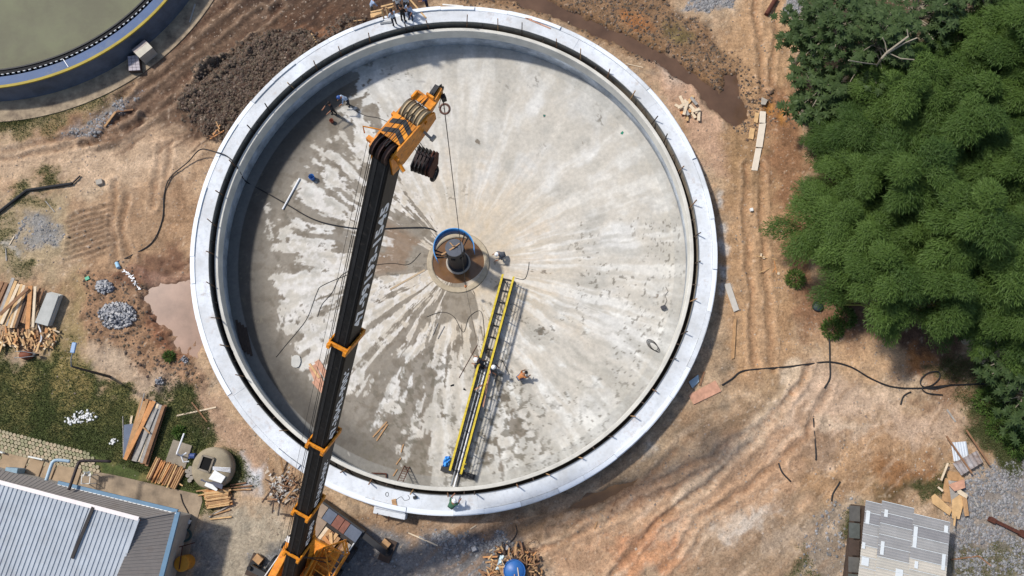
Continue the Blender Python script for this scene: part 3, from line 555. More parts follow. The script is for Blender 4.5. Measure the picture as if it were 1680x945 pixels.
# ---------------------------------------------------------------- yellow truss walkway lying on the tank floor
L0, L1 = FL(825, 450), FL(738, 772); R0, R1 = FL(843, 454), FL(756, 778)
RZ = 1.35
def up(u, v, h):   # point h above the floor that is seen at (u, v)
    z = -1.0 + h
    for _ in range(4):
        p = W(u, v, z); z = zf(math.hypot(p[0] - TC[0], p[1] - TC[1])) + h
    p[2] = z; return p
L0, L1, R0, R1 = up(825, 450, RZ), up(738, 772, RZ), up(843, 454, RZ), up(756, 778, RZ)
br = thing('truss_walkway', (L0 + R1) / 2 - A(0, 0, RZ), 'long black truss walkway with yellow top rails lying on the tank floor', 'walkway')
MB().bar(L0, L1, .13, .10).build('top_rail', M_yellow, br); MB().bar(R0, R1, .13, .10).build('top_rail', M_yellow, br)
nb = 11
for (a, b, s) in ((L0, L1, -1), (R0, R1, 1)):
    dn = A(0, 0, -1)
    MB().bar(a + dn * (RZ - .14), b + dn * (RZ - .14), .10, .14).build('bottom_chord', M_blacksteel, br)
    for h in (.3, .58, .86): MB().bar(a + dn * h, b + dn * h, .038, .038).build('mid_rail', M_blacksteel, br)
    for k in range(nb):
        t = (k + .1) / (nb - .8); p = a + (b - a) * t
        MB().bar(p + dn * .04, p + dn * (RZ - .1), .05, .05).build('post', M_blacksteel, br)
        if k < nb - 1:
            q = a + (b - a) * ((k + 1.1) / (nb - .8)); MB().bar(p + dn * (.1 if k % 2 else RZ - .16), q + dn * (RZ - .16 if k % 2 else .1), .022, .022).build('diagonal', M_blacksteel, br)
for k in range(17):
    t = k / 16.0; p = L0 + (L1 - L0) * t; q = R0 + (R1 - R0) * t; d = A(0, 0, -(RZ - .13))
    MB().bar(p + d, q + d, .06, .08).build('cross_bar', M_blacksteel, br)
    if k % 2 == 0 and k < 15:
        q2 = R0 + (R1 - R0) * ((k + 1) / 16.0); MB().bar(p + d * .97, q2 + d * .97, .035, .035).build('floor_brace', M_blacksteel, br)
ax = nrm(R1 - R0); lat = nrm(np.cross(ax, A(0, 0, 1)))
e0, e1 = FL(724, 768, .16), FL(779, 783, .16)
MB().bar(e0, e1, .32, .26).build('end_beam', M_black, br)
for (u, v) in ((760, 762), (758, 770)): MB().bar(up(u - 2, v, 1.0), up(u + 5, v - 1, 1.0), .05, .05).build('rail_hook', M_yellow, br)
grp = 'pipes laid inside the truss walkway'
for i, (u0, v0, u1, v1, r, m, lab) in enumerate(((806, 590, 746, 801, .06, M_pvc, 'long white pipe laid inside the truss walkway'), (799, 592, 742, 800, .06, M_greysteel, 'thin grey pipe laid inside the truss walkway beside the white pipe'), (795, 640, 760, 742, .045, M_hose, 'short black pipe laid inside the truss walkway'))):
    s_, t0_, t1_ = ((.62, .44, 1.07), (.36, .46, 1.07), (.48, .6, .98))[i]; a_, b_ = L0 + (R0 - L0) * s_, L1 + (R1 - L1) * s_; p, q = a_ + (b_ - a_) * t0_ - A(0, 0, RZ - .24 - .06 * i), a_ + (b_ - a_) * t1_ - A(0, 0, RZ - .24); setp(MB().tube([p, q], r, 8).build('pipe', m, org=p), lab, 'pipe', grp)
for (u0, v0, u1, v1) in ((802, 625, 778, 640), (806, 600, 792, 668)):
    setp(MB().bar(up(u0, v0, .6), up(u1, v1, .6), .1, .03).build('plank', WOOD[7], org=FL(u0, v0)), 'pinkish batten laid over the pipes in the truss walkway', 'plank', 'battens on the truss walkway')
bag = thing('tarpaulin', FL(733, 760), 'crumpled bright blue tarpaulin by the black end beam of the walkway', 'tarpaulin')
mb = MB(); c = FL(733, 757, .12); V = []; F = []
for i in range(7):
    for j in range(9): V.append(c + A((i - 3) * .06 + RNG.uniform(-.03, .03) + (j - 4) * .02, (j - 4) * .08, .12 + RNG.uniform(-.07, .16) - .01 * (i - 3) ** 2))
for i in range(6):
    for j in range(8): F.append((i * 9 + j, i * 9 + j + 1, (i + 1) * 9 + j + 1, (i + 1) * 9 + j))
mb.add(V, F); ob = mb.build('sheet', mat('blue_tarp', lin((75, 155, 225)), .4, .15, 5), bag); sm = ob.modifiers.new('s', 'SOLIDIFY'); sm.thickness = .02

# ---------------------------------------------------------------- loose things on the tank floor
def stick(p, q, w, t, m, name, lab, cat, group=None):
    p = np.array(p); q = np.array(q); up_ = A(0, 0, t / 2 + .005); return setp(MB().bar(p + up_, q + up_, w, t).build(name, m, org=(p + q) / 2), lab, cat, group)
setp(MB().tube([FL(464, 344, .06), FL(492, 293, .06)], .06, 10).build('pipe', M_pvc, org=FL(478, 318)), 'short white plastic pipe lying on the shaded tank floor', 'pipe')
def bucket(u, v, r, h, m, lab, fl=True):
    p = FL(u, v) if fl else G(u, v); b = thing('bucket', p, lab, 'bucket')
    MB().lathe([(r * .8, 0), (r, h), (r - .02, h), (r * .8 - .02, .03), (.01, .03)], p, 20, closed=False).build('shell', m, b, True)
    MB().tube([p + A(r, 0, h), p + A(r * .7, 0, h * 1.25), p + A(0, .05, h * 1.4), p + A(-r * .7, 0, h * 1.25), p + A(-r, 0, h)], .012, 5).build('handle', M_blacksteel, b); return b
bucket(513, 293, .2, .42, M_blue, 'blue plastic bucket on the damp tank floor'); bucket(545, 200, .15, .3, mat('brick_red', lin((130, 70, 52)), .7, .2), 'small red bucket by the worker in black')
p = FL(486, 593); setp(MB().disc_prism([(p[0] + .36 * math.cos(t) * (1 if abs(math.cos(t)) < .8 else .85), p[1] + .42 * math.sin(t)) for t in np.linspace(0, 6.283, 14)[:-1]], p[2] + .01, p[2] + .09).build('lid', mat('lid_grey', lin((188, 186, 178)), .8, .15), org=p), 'pale octagonal lid lying flat on the tank floor', 'lid')
for i, (u0, v0, u1, v1, w, m) in enumerate(((512, 600, 530, 640, .5, 7), (520, 592, 536, 618, .35, 7), (508, 597, 524, 620, .14, 0), (515, 625, 531, 643, .3, 7))):
    stick(FL(u0, v0), FL(u1, v1) + A(0, 0, .012 * i), w, .03 + .012 * i, WOOD[m], 'plywood_scrap' if w > .2 else 'plank', 'pinkish plywood scrap lying half under the crane boom' if w > .2 else 'pale batten lying across the pink plywood scraps', 'plywood' if w > .2 else 'plank', 'pink plywood scraps' if w > .2 else None)
for i, (u0, v0, u1, v1) in enumerate(((635, 692, 612, 717), (636, 696, 618, 723))): stick(FL(u0, v0), FL(u1, v1), .09, .05, WOOD[1], 'plank', 'tan plank of a pair crossed on the tank floor', 'plank', 'crossed plank pair in the tank')
for i, (u0, v0, u1, v1) in enumerate(((662, 729, 658, 742), (658, 751, 650, 762), (652, 770, 645, 781))): stick(FL(u0, v0), FL(u1, v1), .07, .05, WOOD[1], 'plank', 'short batten in a broken line above the folding ladder', 'plank', 'short battens near the ladder')
for i, (u0, v0, u1, v1) in enumerate(((718, 530, 710, 550), (729, 535, 718, 556))): stick(FL(u0, v0), FL(u1, v1), .05, .05, WOOD[3], 'plank', 'thin grey batten in the brown stain near the sump', 'plank', 'battens in the brown stain')
stick(FL(697, 443), FL(640, 475), .12, .02, mat('pale_lath', lin((184, 162, 132)), .85, .2), 'plank', 'long pale board lying between boom and sump', 'plank')
stick(FL(783, 566), FL(753, 620), .03, .03, M_rust, 'steel_rod', 'thin rusty rod lying left of the truss walkway', 'rod')
stick(FL(823, 590), FL(836, 615), .03, .03, M_hose, 'steel_rod', 'short black rod lying right of the truss walkway', 'rod')
p = FL(395, 540); 
for i in range(4): stick(FL(388 + i * 5, 525 + i * 4), FL(398 + i * 5, 575 + i * 3), .15, .04, WOOD[4], 'plank', 'dark plank lying in shade against the tank wall', 'plank', 'planks in the shade of the tank wall')
# folding ladder leaning on the inside of the wall
lad = thing('ladder', FL(665, 775), 'dark steel ladder leaning against the inner tank wall', 'ladder')
b0, b1, t0, t1 = FL(651, 790, .02), FL(659, 792, .02), up(667, 763, 1.3), up(674, 765, 1.3)
b0 = FL(664, 764, .02); b1 = FL(672, 766, .02); t0 = up(652, 789, 1.5); t1 = up(661, 791, 1.5)
MB().bar(b0, t0, .05, .04).build('stile', M_rust, lad); MB().bar(b1, t1, .05, .04).build('stile', M_rust, lad)
for k in range(7): t = (k + .5) / 7; MB().bar(b0 + (t0 - b0) * t, b1 + (t1 - b1) * t, .03, .03).build('rung', M_rust, lad)
fr = thing('scrap_grille', FL(622, 780), 'rusty steel grille lying at the foot of the tank wall', 'grille')
q = [FL(610, 776, .1), FL(634, 777, .1), FL(634, 787, .1), FL(609, 786, .1)]
for i in range(4): MB().bar(q[i], q[(i + 1) % 4], .07, .07).build('bar', M_rust, fr)
MB().bar(q[0], q[2], .05, .05).build('bar', M_rust, fr)
bx = thing('tool_box', FL(1088, 505), 'small dark box with a wire lead on the tank floor', 'box')
MB().box(FL(1088, 505, .12), (.3, .26, .24), .4).build('case', mat('dark_grey', lin((70, 70, 74)), .6, .2), bx); MB().tube([FL(1088 + x, 505 + y, .03) for x, y in ((2, -3), (6, -12), (3, -20), (8, -27), (4, -34))], .015, 5).build('lead', M_hose, bx)
co = MB(); cc = FL(1070, 566, .03)
for k in range(3):
    co.tube([cc + A(.42 * math.cos(t) * (1 - .12 * k) + .06 * k, .28 * math.sin(t) * (1 - .1 * k) - .08 * k, .01 * k) @ rotz(.7) * 1 if False else cc + rotz(-.8) @ A(.45 * math.cos(t) + .1 * k, .24 * math.sin(t) * (1 - .15 * k), .015 * k) for t in np.linspace(0, 6.283, 18)], .018, 5)
setp(co.build('wire_coil', M_hose, org=cc), 'loose coil of black wire on the right of the tank floor', 'wire')
for (u, v, c, nm) in ((700, 165, (230, 230, 226), 'white'), (1020, 218, (60, 150, 120), 'green'), (893, 190, (70, 150, 130), 'turquoise'), (762, 638, (28, 28, 30), 'black'), (741, 632, (30, 30, 30), 'crumpled dark')):
    p = FL(u, v); mb = MB(); mb.add([p + A(RNG.uniform(-.15, .15), RNG.uniform(-.15, .15), .01 + .1 * RNG.random()) for _ in range(7)], [(0, 1, 2), (1, 3, 2), (2, 3, 4), (4, 3, 5), (5, 3, 6), (0, 2, 4), (1, 0, 6)])
    setp(mb.build('litter', mat('litter_' + nm, lin(c), .6, .1), org=p), nm + ' scrap of plastic lying on the tank floor', 'litter')
def cable(pts, r, m, lab, n=6, name='hose', cat='hose', sub=5):
    P = [np.array(p, float) for p in pts]; Q = []
    for i in range(len(P) - 1):
        p0, p1, p2, p3 = P[max(i - 1, 0)], P[i], P[i + 1], P[min(i + 2, len(P) - 1)]
        for k in range(sub):
            t = k / sub; Q.append(.5 * ((2 * p1) + (-p0 + p2) * t + (2 * p0 - 5 * p1 + 4 * p2 - p3) * t * t + (-p0 + 3 * p1 - 3 * p2 + p3) * t ** 3))
    Q.append(P[-1]); return setp(MB().tube(Q, r, n).build(name, m, smooth=True, org=P[0]), lab, cat)
HP = [G(192, 430, .06), G(215, 420, .06), G(250, 398, .06), G(267, 360, .06), G(270, 320, .07), G(280, 292, .08), G(310, 268, .2), G(335, 252, .7), W(352, 249, 1.38), W(372, 256, 1.4), W(386, 270, 1.25), W(395, 285, .3), FL(405, 299, .06), FL(440, 318, .06), FL(475, 338, .06), FL(510, 358, .06), FL(545, 369, .06), FL(600, 376, .06), FL(660, 374, .06), FL(700, 374, .06), FL(716, 380, .06)]
cable(HP, .042, M_hose, 'black hose running from the mud over the rim to the sump')
for pts, lab in (([(521, 520), (528, 500), (545, 480), (560, 452), (590, 440), (640, 432), (670, 434), (690, 415)], 'thin dark cable looping under the boom towards the sump'), ([(453, 586), (470, 565), (487, 545), (505, 520), (520, 480), (530, 468), (572, 450)], 'thin cable curving across the damp left side of the tank floor'),
                 ([(580, 180), (600, 190), (622, 194), (645, 205)], 'thin cable trailing from the worker in light blue'), ([(868, 430), (866, 445), (860, 458), (845, 456)], 'short cable looping round the end of the walkway'),
                 ([(700, 520), (725, 512), (745, 520), (760, 545), (770, 520), (790, 512), (795, 560)], 'thin reddish cable lying left of the walkway')):
    cable([FL(u, v, .02) for u, v in pts], .018, M_hose, lab, 5, 'cable', 'cable')

# ---------------------------------------------------------------- mobile crane
CR = W(470, 960, 0)
crane = thing('mobile_crane', A(CR[0], CR[1], 0), 'black telescopic crane boom with orange collars and head on a truck', 'crane')
BA, BB = W(482, 938, 3.0), W(640, 243, 25.0)
bd = nrm(BB - BA); bn = nrm(A(0, 0, 1) - bd * bd[2]); brt = np.cross(bd, bn); BL = np.linalg.norm(BB - BA)
def along(v):      # distance along the boom at which it is seen at row v
    lo, hi = 0.0, BL
    for _ in range(40):
        m = (lo + hi) / 2
        if proj(BA + bd * m)[1] > v: lo = m
        else: hi = m
    return lo
BR = np.array([brt, bd, bn]).T
M_boom = mat('boom_black', lin((21, 22, 24)), .55, .4, 1.2, .05, spec=.22, stretch=(3, .4, 3), col2=lin((16, 16, 18)))
def section(s0, s1, w, h, name='boom_section'):
    c = min(w, h) * .22; pr = [(-w / 2, h / 2 - c * .4), (-w / 2 + c * .4, h / 2), (w / 2 - c * .4, h / 2), (w / 2, h / 2 - c * .4), (w / 2, -h / 2 + c), (w / 2 - c, -h / 2), (-w / 2 + c, -h / 2), (-w / 2, -h / 2 + c)]
    V = [BA + bd * s + brt * x + bn * z for s in (s0, s1) for x, z in pr]; n = 8
    return MB().add(V, [tuple(range(n)), tuple(range(2 * n - 1, n - 1, -1))] + [(i, n + i, n + (i + 1) % n, (i + 1) % n) for i in range(n)]).build(name, M_boom, crane)
ss = [0.0, along(893), along(826), along(716), along(553), BL - .05]
wid = [(.82, 1.40), (.79, 1.36), (.76, 1.31), (.72, 1.26), (.68, 1.20)]
def bp(s, x, z): return BA + bd * s + brt * x + bn * z
for i in range(5):
    w, h = wid[i]; sec = section(max(0, ss[i] - 1.2 if i else 0), ss[i + 1], w, h)
    MB().box(bp((ss[i] + ss[i + 1]) / 2, -.22 * w, h / 2 + .005), (.12, ss[i + 1] - ss[i] - .3, .03), BR).box(bp((ss[i] + ss[i + 1]) / 2, .30 * w, h / 2 + .005), (.05, ss[i + 1] - ss[i] - .3, .04), BR).build('wear_strip', mat('boom_strip', lin((34, 34, 35)), .6, .4, 2, stretch=(2, .5, 2)), sec)
    if i < 4:
        s = ss[i + 1]; t = .055; W2, H2 = w + .13, h + .13
        cl = MB().box(bp(s, 0, H2 / 2), (W2 + t, .2, t * 1.6), BR).box(bp(s, 0, -H2 / 2), (W2 + t, .28, t * 1.6), BR).box(bp(s, W2 / 2, 0), (t * 1.6, .28, H2), BR).box(bp(s, -W2 / 2, 0), (t * 1.6, .28, H2), BR)
        for sx in (-1, 1): cl.box(bp(s - .05, sx * (W2 / 2 - .05), H2 / 2 + .1), (.16, .24, .18), BR)
        cl.box(bp(s + .12, W2 / 2 + .02, -.1), (.08, .12, .5), BR).build('collar', M_orange, crane, bevel=.015)
def text(s, body, size, h_off, sec_w, parent, m):
    cu = bpy.data.curves.new('t', 'FONT'); cu.body = body; cu.size = size; cu.offset = size * .045; cu.align_x = 'CENTER'; cu.align_y = 'CENTER'; cu.space_character = 1.12
    to = bpy.data.objects.new('t', cu); COL.objects.link(to); dg = bpy.context.evaluated_depsgraph_get(); me = bpy.data.meshes.new_from_object(to.evaluated_get(dg)); bpy.data.objects.remove(to)
    o0 = ORG[parent]; c = bp(s, sec_w / 2 + .006, h_off)
    for v in me.vertices:
        x, y = v.co.x, v.co.y; p = c + bd * x + bn * y * .92 - o0; v.co = tuple(p)
    me.materials.clear(); me.materials.append(m); o = bpy.data.objects.new('lettering', me); link(o, parent); o['kind'] = 'stuff'; return o
stain(M_boom, lin((70, 64, 58)), 1.5, .55, .75, .5, (4, .3, 4))
M_let = mat('white_lettering', lin((246, 249, 252)), .6, .06, 5)
text((along(360) + along(500)) / 2, '47-99193-1545', .90, .06, .68, crane, M_let)['label'] = 'white telephone number 47-99193-1545 on the boom'
text((along(612) + along(698)) / 2, '47-3043-9006', .78, .04, .72, crane, M_let)['label'] = 'white telephone number on the boom'
text((along(757) + along(816)) / 2, '47-3043-9006', .64, .0, .76, crane, M_let); text((along(850) + along(888)) / 2, '47-3043', .62, .0, .79, crane, M_let)
# boom head
Hr = W(628, 254, 25.2); Hf = W(696, 178, 25.0); ha = nrm(Hf - Hr); hb = nrm(np.cross(ha, A(0, 0, 1))); hc = np.cross(hb, ha); HL = np.linalg.norm(Hf - Hr)
HR = np.array([ha, hb, hc]).T
def hp(x, y, z): return Hr + ha * x + hb * y + hc * z
hw = .40
for s in (-1, 1):
    out = [(-.15, -.75), (-.1, .30), (.35, .46), (HL * .86, .46), (HL + .02, .2), (HL + .05, -.25), (HL * .75, -.5), (.5, -.8)]
    V = [hp(x, s * hw, z) for x, z in out] + [hp(x, s * (hw + .07), z) for x, z in out]; n = len(out)
    MB().add(V, [tuple(range(n)), tuple(range(2 * n - 1, n - 1, -1))] + [(i, n + i, n + (i + 1) % n, (i + 1) % n) for i in range(n)]).build('side_plate', M_orange, crane)
top = MB().box(hp(HL * .40, 0, .455), (HL * .40, 2 * hw, .05), HR).build('head_plate', M_orange, crane)
def chev(x0):
    t = .20; z = .487
    V = [hp(x0, 0, z), hp(x0 + t, 0, z), hp(x0 + t - .22, hw, z), hp(x0 - .22, hw, z), hp(x0 + t - .22, -hw, z), hp(x0 - .22, -hw, z)]
    V2 = [v + hc * .008 for v in V]; return MB().add(V + V2, [(6, 7, 8, 9), (6, 11, 10, 7)] ).build('chevron', M_black, top)
chev(HL * .32); chev(HL * .50)
M_sheave = mat('sheave_tan', lin((176, 158, 128)), .5, .2, 4); M_sheaved = mat('sheave_dark', lin((52, 38, 36)), .6, .3, 4)
def sheave(x, y, z, r, m, wdt=.07):
    c = hp(x, y, z); mb = MB(); n = 22; V = []; F = []; ring = [(r * .35, -wdt / 2), (r, -wdt / 2), (r * .86, 0), (r, wdt / 2), (r * .35, wdt / 2)]; q = len(ring)
    for i in range(n):
        t = 2 * math.pi * i / n
        for rr_, yy in ring: V.append(c + ha * rr_ * math.cos(t) + hc * rr_ * math.sin(t) + hb * yy)
    for i in range(n):
        for j in range(q): F.append((i * q + j, i * q + (j + 1) % q, ((i + 1) % n) * q + (j + 1) % q, ((i + 1) % n) * q + j))
    return mb.add(V, F).build('sheave', m, crane, False)
for k in range(5): sheave(HL * .78, -.34 + k * .17, .26, .40, M_sheave, .12)
for k in range(3): sheave(.12, -.26 + k * .26, .18, .42, M_sheaved, .14)
MB().tube([hp(.12, -hw - .2, .18), hp(.12, hw + .22, .18)], .07, 10).build('axle', M_orange, crane); MB().tube([hp(.12, hw + .05, .18), hp(.0, hw + .5, -.1)], .06, 8).build('axle_arm', M_orange, crane)
MB().tube([hp(HL * .78, -hw - .12, .26), hp(HL * .78, hw + .12, .26)], .06, 10).build('axle', M_orange, crane)
MB().box(hp(HL * 1.02, 0, .5), (.34, .8, .06), HR).box(hp(HL * 1.1, .12, .6), (.08, .3, .22), HR).box(hp(HL * .98, -.34, .58), (.3, .08, .2), HR).build('head_bracket', M_orange, crane, bevel=.01)
MB().box(hp(HL * .58, -hw - .12, .3), (.14, .14, .2), HR).build('lug', M_orange, crane); MB().box(hp(HL * .05, -hw - .2, .2), (.16, .22, .2), HR).build('lug', M_orange, crane)
ns = MB().bar(hp(HL * .9, .28, .1), hp(HL + .8, .12, .25), .10, .40, 0, hc).build('nose', M_orange, crane)
MB().bar(hp(HL * .98, .08, .36), hp(HL + .75, .0, .42), .16, .22, 0, hc).build('nose_guard', M_black, ns)
sheave(HL + .75, .06, .2, .22, M_blacksteel, .08)
for (y, z0) in ((-.2, .62), (.02, .66), (.12, .64)): MB().tube([hp(.1, y, .6), hp(HL * .5, y + .03, z0), hp(HL + .9, .06, .45)], .016, 5).build('head_rope', M_blacksteel, crane)
MB().tube([hp(HL * .25, -hw - .05, .4), hp(HL * .1, -hw - .55, .55), hp(HL * .1, -hw - .55, .1)], .025, 6).build('guard_rod', M_orange, crane)
MB().tube([hp(HL * .72, hw + .05, -.2), hp(HL * .70, hw + .38, -.2)], .05, 8).box(hp(HL * .72, hw + .46, -.2), (.22, .12, .12), HR).build('lamp_bracket', mat('lamp_grey', lin((160, 160, 150)), .4, .2), crane)
# ropes along the boom back
for y in (-.43, -.36): MB().tube([bp(ss[1], y * 1.25, .72), hp(.0, y - .02, .2)], .014, 5).build('hoist_rope', M_blacksteel, crane)
MB().tube([bp(ss[1], -.75, .9), bp(BL * .5, -.72, .75), hp(.0, -.62, .2)], .008, 4).build('sensor_cable', M_hose, crane)
# hook block under the head
hk = thing('hook_block', W(697, 272, 23.2), 'heavy dark sheave hook block hanging under the crane head', 'hook block')
hc0 = W(697, 266, 22.7); RH = np.array([nrm(A(.35, .93, 0)), nrm(A(.93, -.35, 0)), A(0, 0, 1)]).T
def kp(x, y, z): return hc0 + RH @ A(x, y, z)
for k, y in enumerate((-.34, -.2, -.06, .08, .22, .34)):
    out = [(-.42, .35), (.42, .35), (.5, .0), (.30, -.55), (-.30, -.55), (-.5, 0)]; V = [kp(x, y - .02, z) for x, z in out] + [kp(x, y + .02, z) for x, z in out]
    MB().add(V, [tuple(range(6)), tuple(range(11, 5, -1))] + [(i, 6 + i, 6 + (i + 1) % 6, (i + 1) % 6) for i in range(6)]).build('cheek_plate', M_rust if k > 3 else M_blacksteel, hk)
for y in (-.27, -.13, .01, .15, .28):
    V = []; n = 18
    for i in range(n):
        t = 2 * math.pi * i / n
        for r_, yy in ((.1, -.045), (.40, -.045), (.40, .045), (.1, .045)): V.append(kp(r_ * math.cos(t), y + yy, r_ * math.sin(t)))
    MB().add(V, [(i * 4 + j, i * 4 + (j + 1) % 4, ((i + 1) % n) * 4 + (j + 1) % 4, ((i + 1) % n) * 4 + j) for i in range(n) for j in range(4)]).build('sheave', M_sheaved, hk)
hkc = [kp(.0 + .26 * math.sin(t), .3, -.85 - .26 * math.cos(t)) for t in np.linspace(-2.2, 2.0, 12)]
MB().tube([kp(0, .3, -.5), kp(0, .3, -.62)] + hkc, [.1, .1] + [.09] * 9 + [.06, .05, .03], 8).build('hook', M_blacksteel, hk)
for y in (-.28, -.1, .1, .26): MB().tube([kp(.1, y, .35), hp(HL * .6, y, -.3)], .014, 5).build('fall_rope', M_blacksteel, hk)
# whip line with overhaul ring
rt0 = hp(HL + .72, .24, .1); re = up(764, 470, 1.6)
wl_ = thing('whip_line', re, 'thin steel hoist line hanging from the boom nose to the centre column', 'rope')
MB().tube([rt0, re], .018, 6).build('line', M_blacksteel, wl_)
MB().tube([re, FL(783, 566, .05)], .010, 5).build('tag_line', M_hose, wl_)
MB().lathe([(.01, .32), (.07, .28), (.09, .1), (.05, 0), (.01, 0)], re + A(0, 0, -.1), 12, closed=False).build('hook_weight', mat('hook_orange', lin((205, 130, 80)), .6, .2), wl_)
rc = rt0 + (re - rt0) * .035 + A(.02, -.02, 0)
MB().tube([rc + A(.17 * math.cos(t), .15 * math.sin(t), .08 * math.sin(t)) for t in np.linspace(0, 2 * math.pi, 18)], .04, 8).build('limit_ring', mat('ring_rust', lin((110, 82, 72)), .7, .3), wl_)
MB().tube([rc + A(-.22, .05, 0), rt0 + A(-.05, 0, 0)], .012, 5).build('ring_chain', M_blacksteel, wl_); MB().box(rt0 + A(.02, -.02, -.1), (.16, .16, .3), .4).build('rope_socket', M_blacksteel, wl_)
# superstructure
sb = A(BA[0], BA[1], 0) + 1.0 * nrm(A(bd[0], bd[1], 0)); f2 = nrm(A(bd[0], bd[1], 0)); r2 = A(f2[1], -f2[0], 0); SR = np.array([r2, f2, A(0, 0, 1)]).T
def sp_(x, y, z): return sb + r2 * x + f2 * y + A(0, 0, z)
MB().box(sp_(.55, -1.6, 1.95), (2.3, 5.0, .7), SR).build('turntable', M_orange, crane, bevel=.05)
for x in (-.72, .72): MB().box(sp_(x, -.6, 2.8), (.14, 2.6, 1.5), SR).build('boom_bracket', M_orange, crane, bevel=.03)
MB().box(sp_(-1.0, -.9, 2.3), (.5, 2.2, .9), SR).build('side_box', M_orange, crane, bevel=.05); MB().box(sp_(-1.15, .35, 2.85), (.35, .3, .1), SR).build('warning_plate', M_whiteb, crane)
MB().tube([sp_(.35, -.4, 2.6), bp(4.2, .15, -.7)], .2, 12).build('luffing_ram', M_orange, crane); MB().tube([sp_(.45, -.4, 2.4), bp(3.4, .15, -.7)], .27, 12).build('ram_sleeve', M_orange, crane)
q = lambda x, y, z: sp_(x + .15, y, z)
fpts = [(.75, .9), (1.55, 1.7), (2.05, 1.15), (1.95, -.4), (1.6, -2.2), (.85, -2.2)]
for z in (2.45, 3.25):
    for i in range(6): a_, b_ = fpts[i], fpts[(i + 1) % 6]; MB().bar(q(*a_, z), q(*b_, z), .08, .08).build('frame_bar', M_orange, crane)
for a_ in fpts: MB().bar(q(*a_, 2.3), q(*a_, 3.25), .08, .08).build('frame_post', M_orange, crane)
for i in range(9):
    y = -2.0 + i * .34; MB().bar(q(.85, y, 3.27), q(1.62 + .04 * i, y - .1, 3.27), .05, .05).build('grating_bar', M_orange, crane)
for (a_, b_) in (((.75, .9, 3.28), (2.05, 1.15, 3.28)), ((1.55, 1.7, 3.28), (1.2, .6, 3.28)), ((.9, .9, 3.3), (1.95, -.4, 3.3)), ((1.55, 1.7, 2.5), (2.05, 1.15, 3.2))): MB().bar(q(*a_), q(*b_), .06, .06).build('brace', M_orange, crane)
dr = MB().tube([q(.95, -.9, 2.75), q(1.75, -.9, 2.75)], .42, 20).build('winch_drum', mat('drum_dark', lin((70, 48, 30)), .6, .3, 8), crane)
MB().tube([bp(ss[1] + .4, -.1, .9), q(1.2, .2, 2.8), q(1.4, .4, 2.7)], .03, 6).tube([bp(ss[1] + .2, .4, .8), q(1.1, .4, 2.6), q(1.3, .2, 2.5)], .03, 6).build('hydraulic_hose', M_hose, crane)
# carrier (truck)
DZ = 1.35; K1, K2 = W(521, 818, DZ), W(596, 872, DZ); ey = nrm(K2 - K1); ex = nrm(np.cross(ey, A(0, 0, 1))); TWd = np.linalg.norm(K2 - K1)
if ex[1] < 0: ex = -ex
def tp(a, b, z): return K1 + ey * b - ex * a + A(0, 0, z - DZ)      # a: metres from the rear edge, b: across
TR = np.array([-ex, ey, A(0, 0, 1)]).T
if np.linalg.det(TR) < 0: TR[:, 1] *= -1
M_deck = mat('deck_dark', lin((58, 54, 52)), .8, .3, 2); M_deckbl = mat('deck_bluegrey', lin((92, 100, 114)), .6, .2, 3); M_deckred = mat('deck_redbrown', lin((128, 84, 70)), .7, .3, 3); M_dust = mat('deck_dust', lin((150, 132, 114)), .9, .25, 2)
MB().box(tp(5.5, TWd / 2, .95), (11, TWd, .55), TR).build('chassis', M_deck, crane)
MB().box(tp(.02, TWd / 2, .8), (.12, TWd + .1, .9), TR).build('rear_bumper', M_black, crane)
for b0_, b1_, m in ((0, .26, M_dust), (.26, .46, M_deckbl), (.46, .62, M_deckred), (.62, .74, M_deckred), (.74, 1.0, M_deckbl)):
    MB().box(tp(.42, TWd * (b0_ + b1_) / 2, 1.27), (.72, TWd * (b1_ - b0_) - .03, .16), TR).build('deck_panel', m, crane, bevel=.015)
MB().box(tp(2.0, TWd * .20, 1.24), (2.4, TWd * .36, .06), TR).build('deck_panel', M_dust, crane)
for b in (.03, .985): MB().box(tp(3.4, TWd * b, 1.4), (5.2, .05, .28), TR).build('side_rail', M_whiteb, crane)
for w_ in range(3):
    for b in (-.02, 1.02): MB().tube([tp(1.6 + w_ * 1.5, TWd * b - .15, .52), tp(1.6 + w_ * 1.5, TWd * b + .15, .52)], .52, 18).build('wheel', M_black, crane)
for k, (a_, b_, c_, d_, z, m) in enumerate(((1.0, .50, 2.6, .50, 1.33, 1), (1.0, .57, 2.7, .56, 1.35, 2), (.95, .64, 2.5, .63, 1.33, 0), (1.05, .71, 2.5, .70, 1.36, 1), (1.0, .44, 1.9, .43, 1.33, 6), (1.1, .54, 1.6, .66, 1.42, 0), (.95, .83, 3.2, .83, 1.34, 2), (1.0, .88, 3.1, .88, 1.36, 1), (1.0, .93, 3.2, .93, 1.35, 3), (1.5, .48, 1.8, .74, 1.43, 5))):
    stick(tp(a_, TWd * b_, z), tp(c_, TWd * d_, z), .2, .06, WOOD[m], 'plank', 'dunnage plank lying on the deck of the crane truck', 'plank', 'planks on the crane deck')
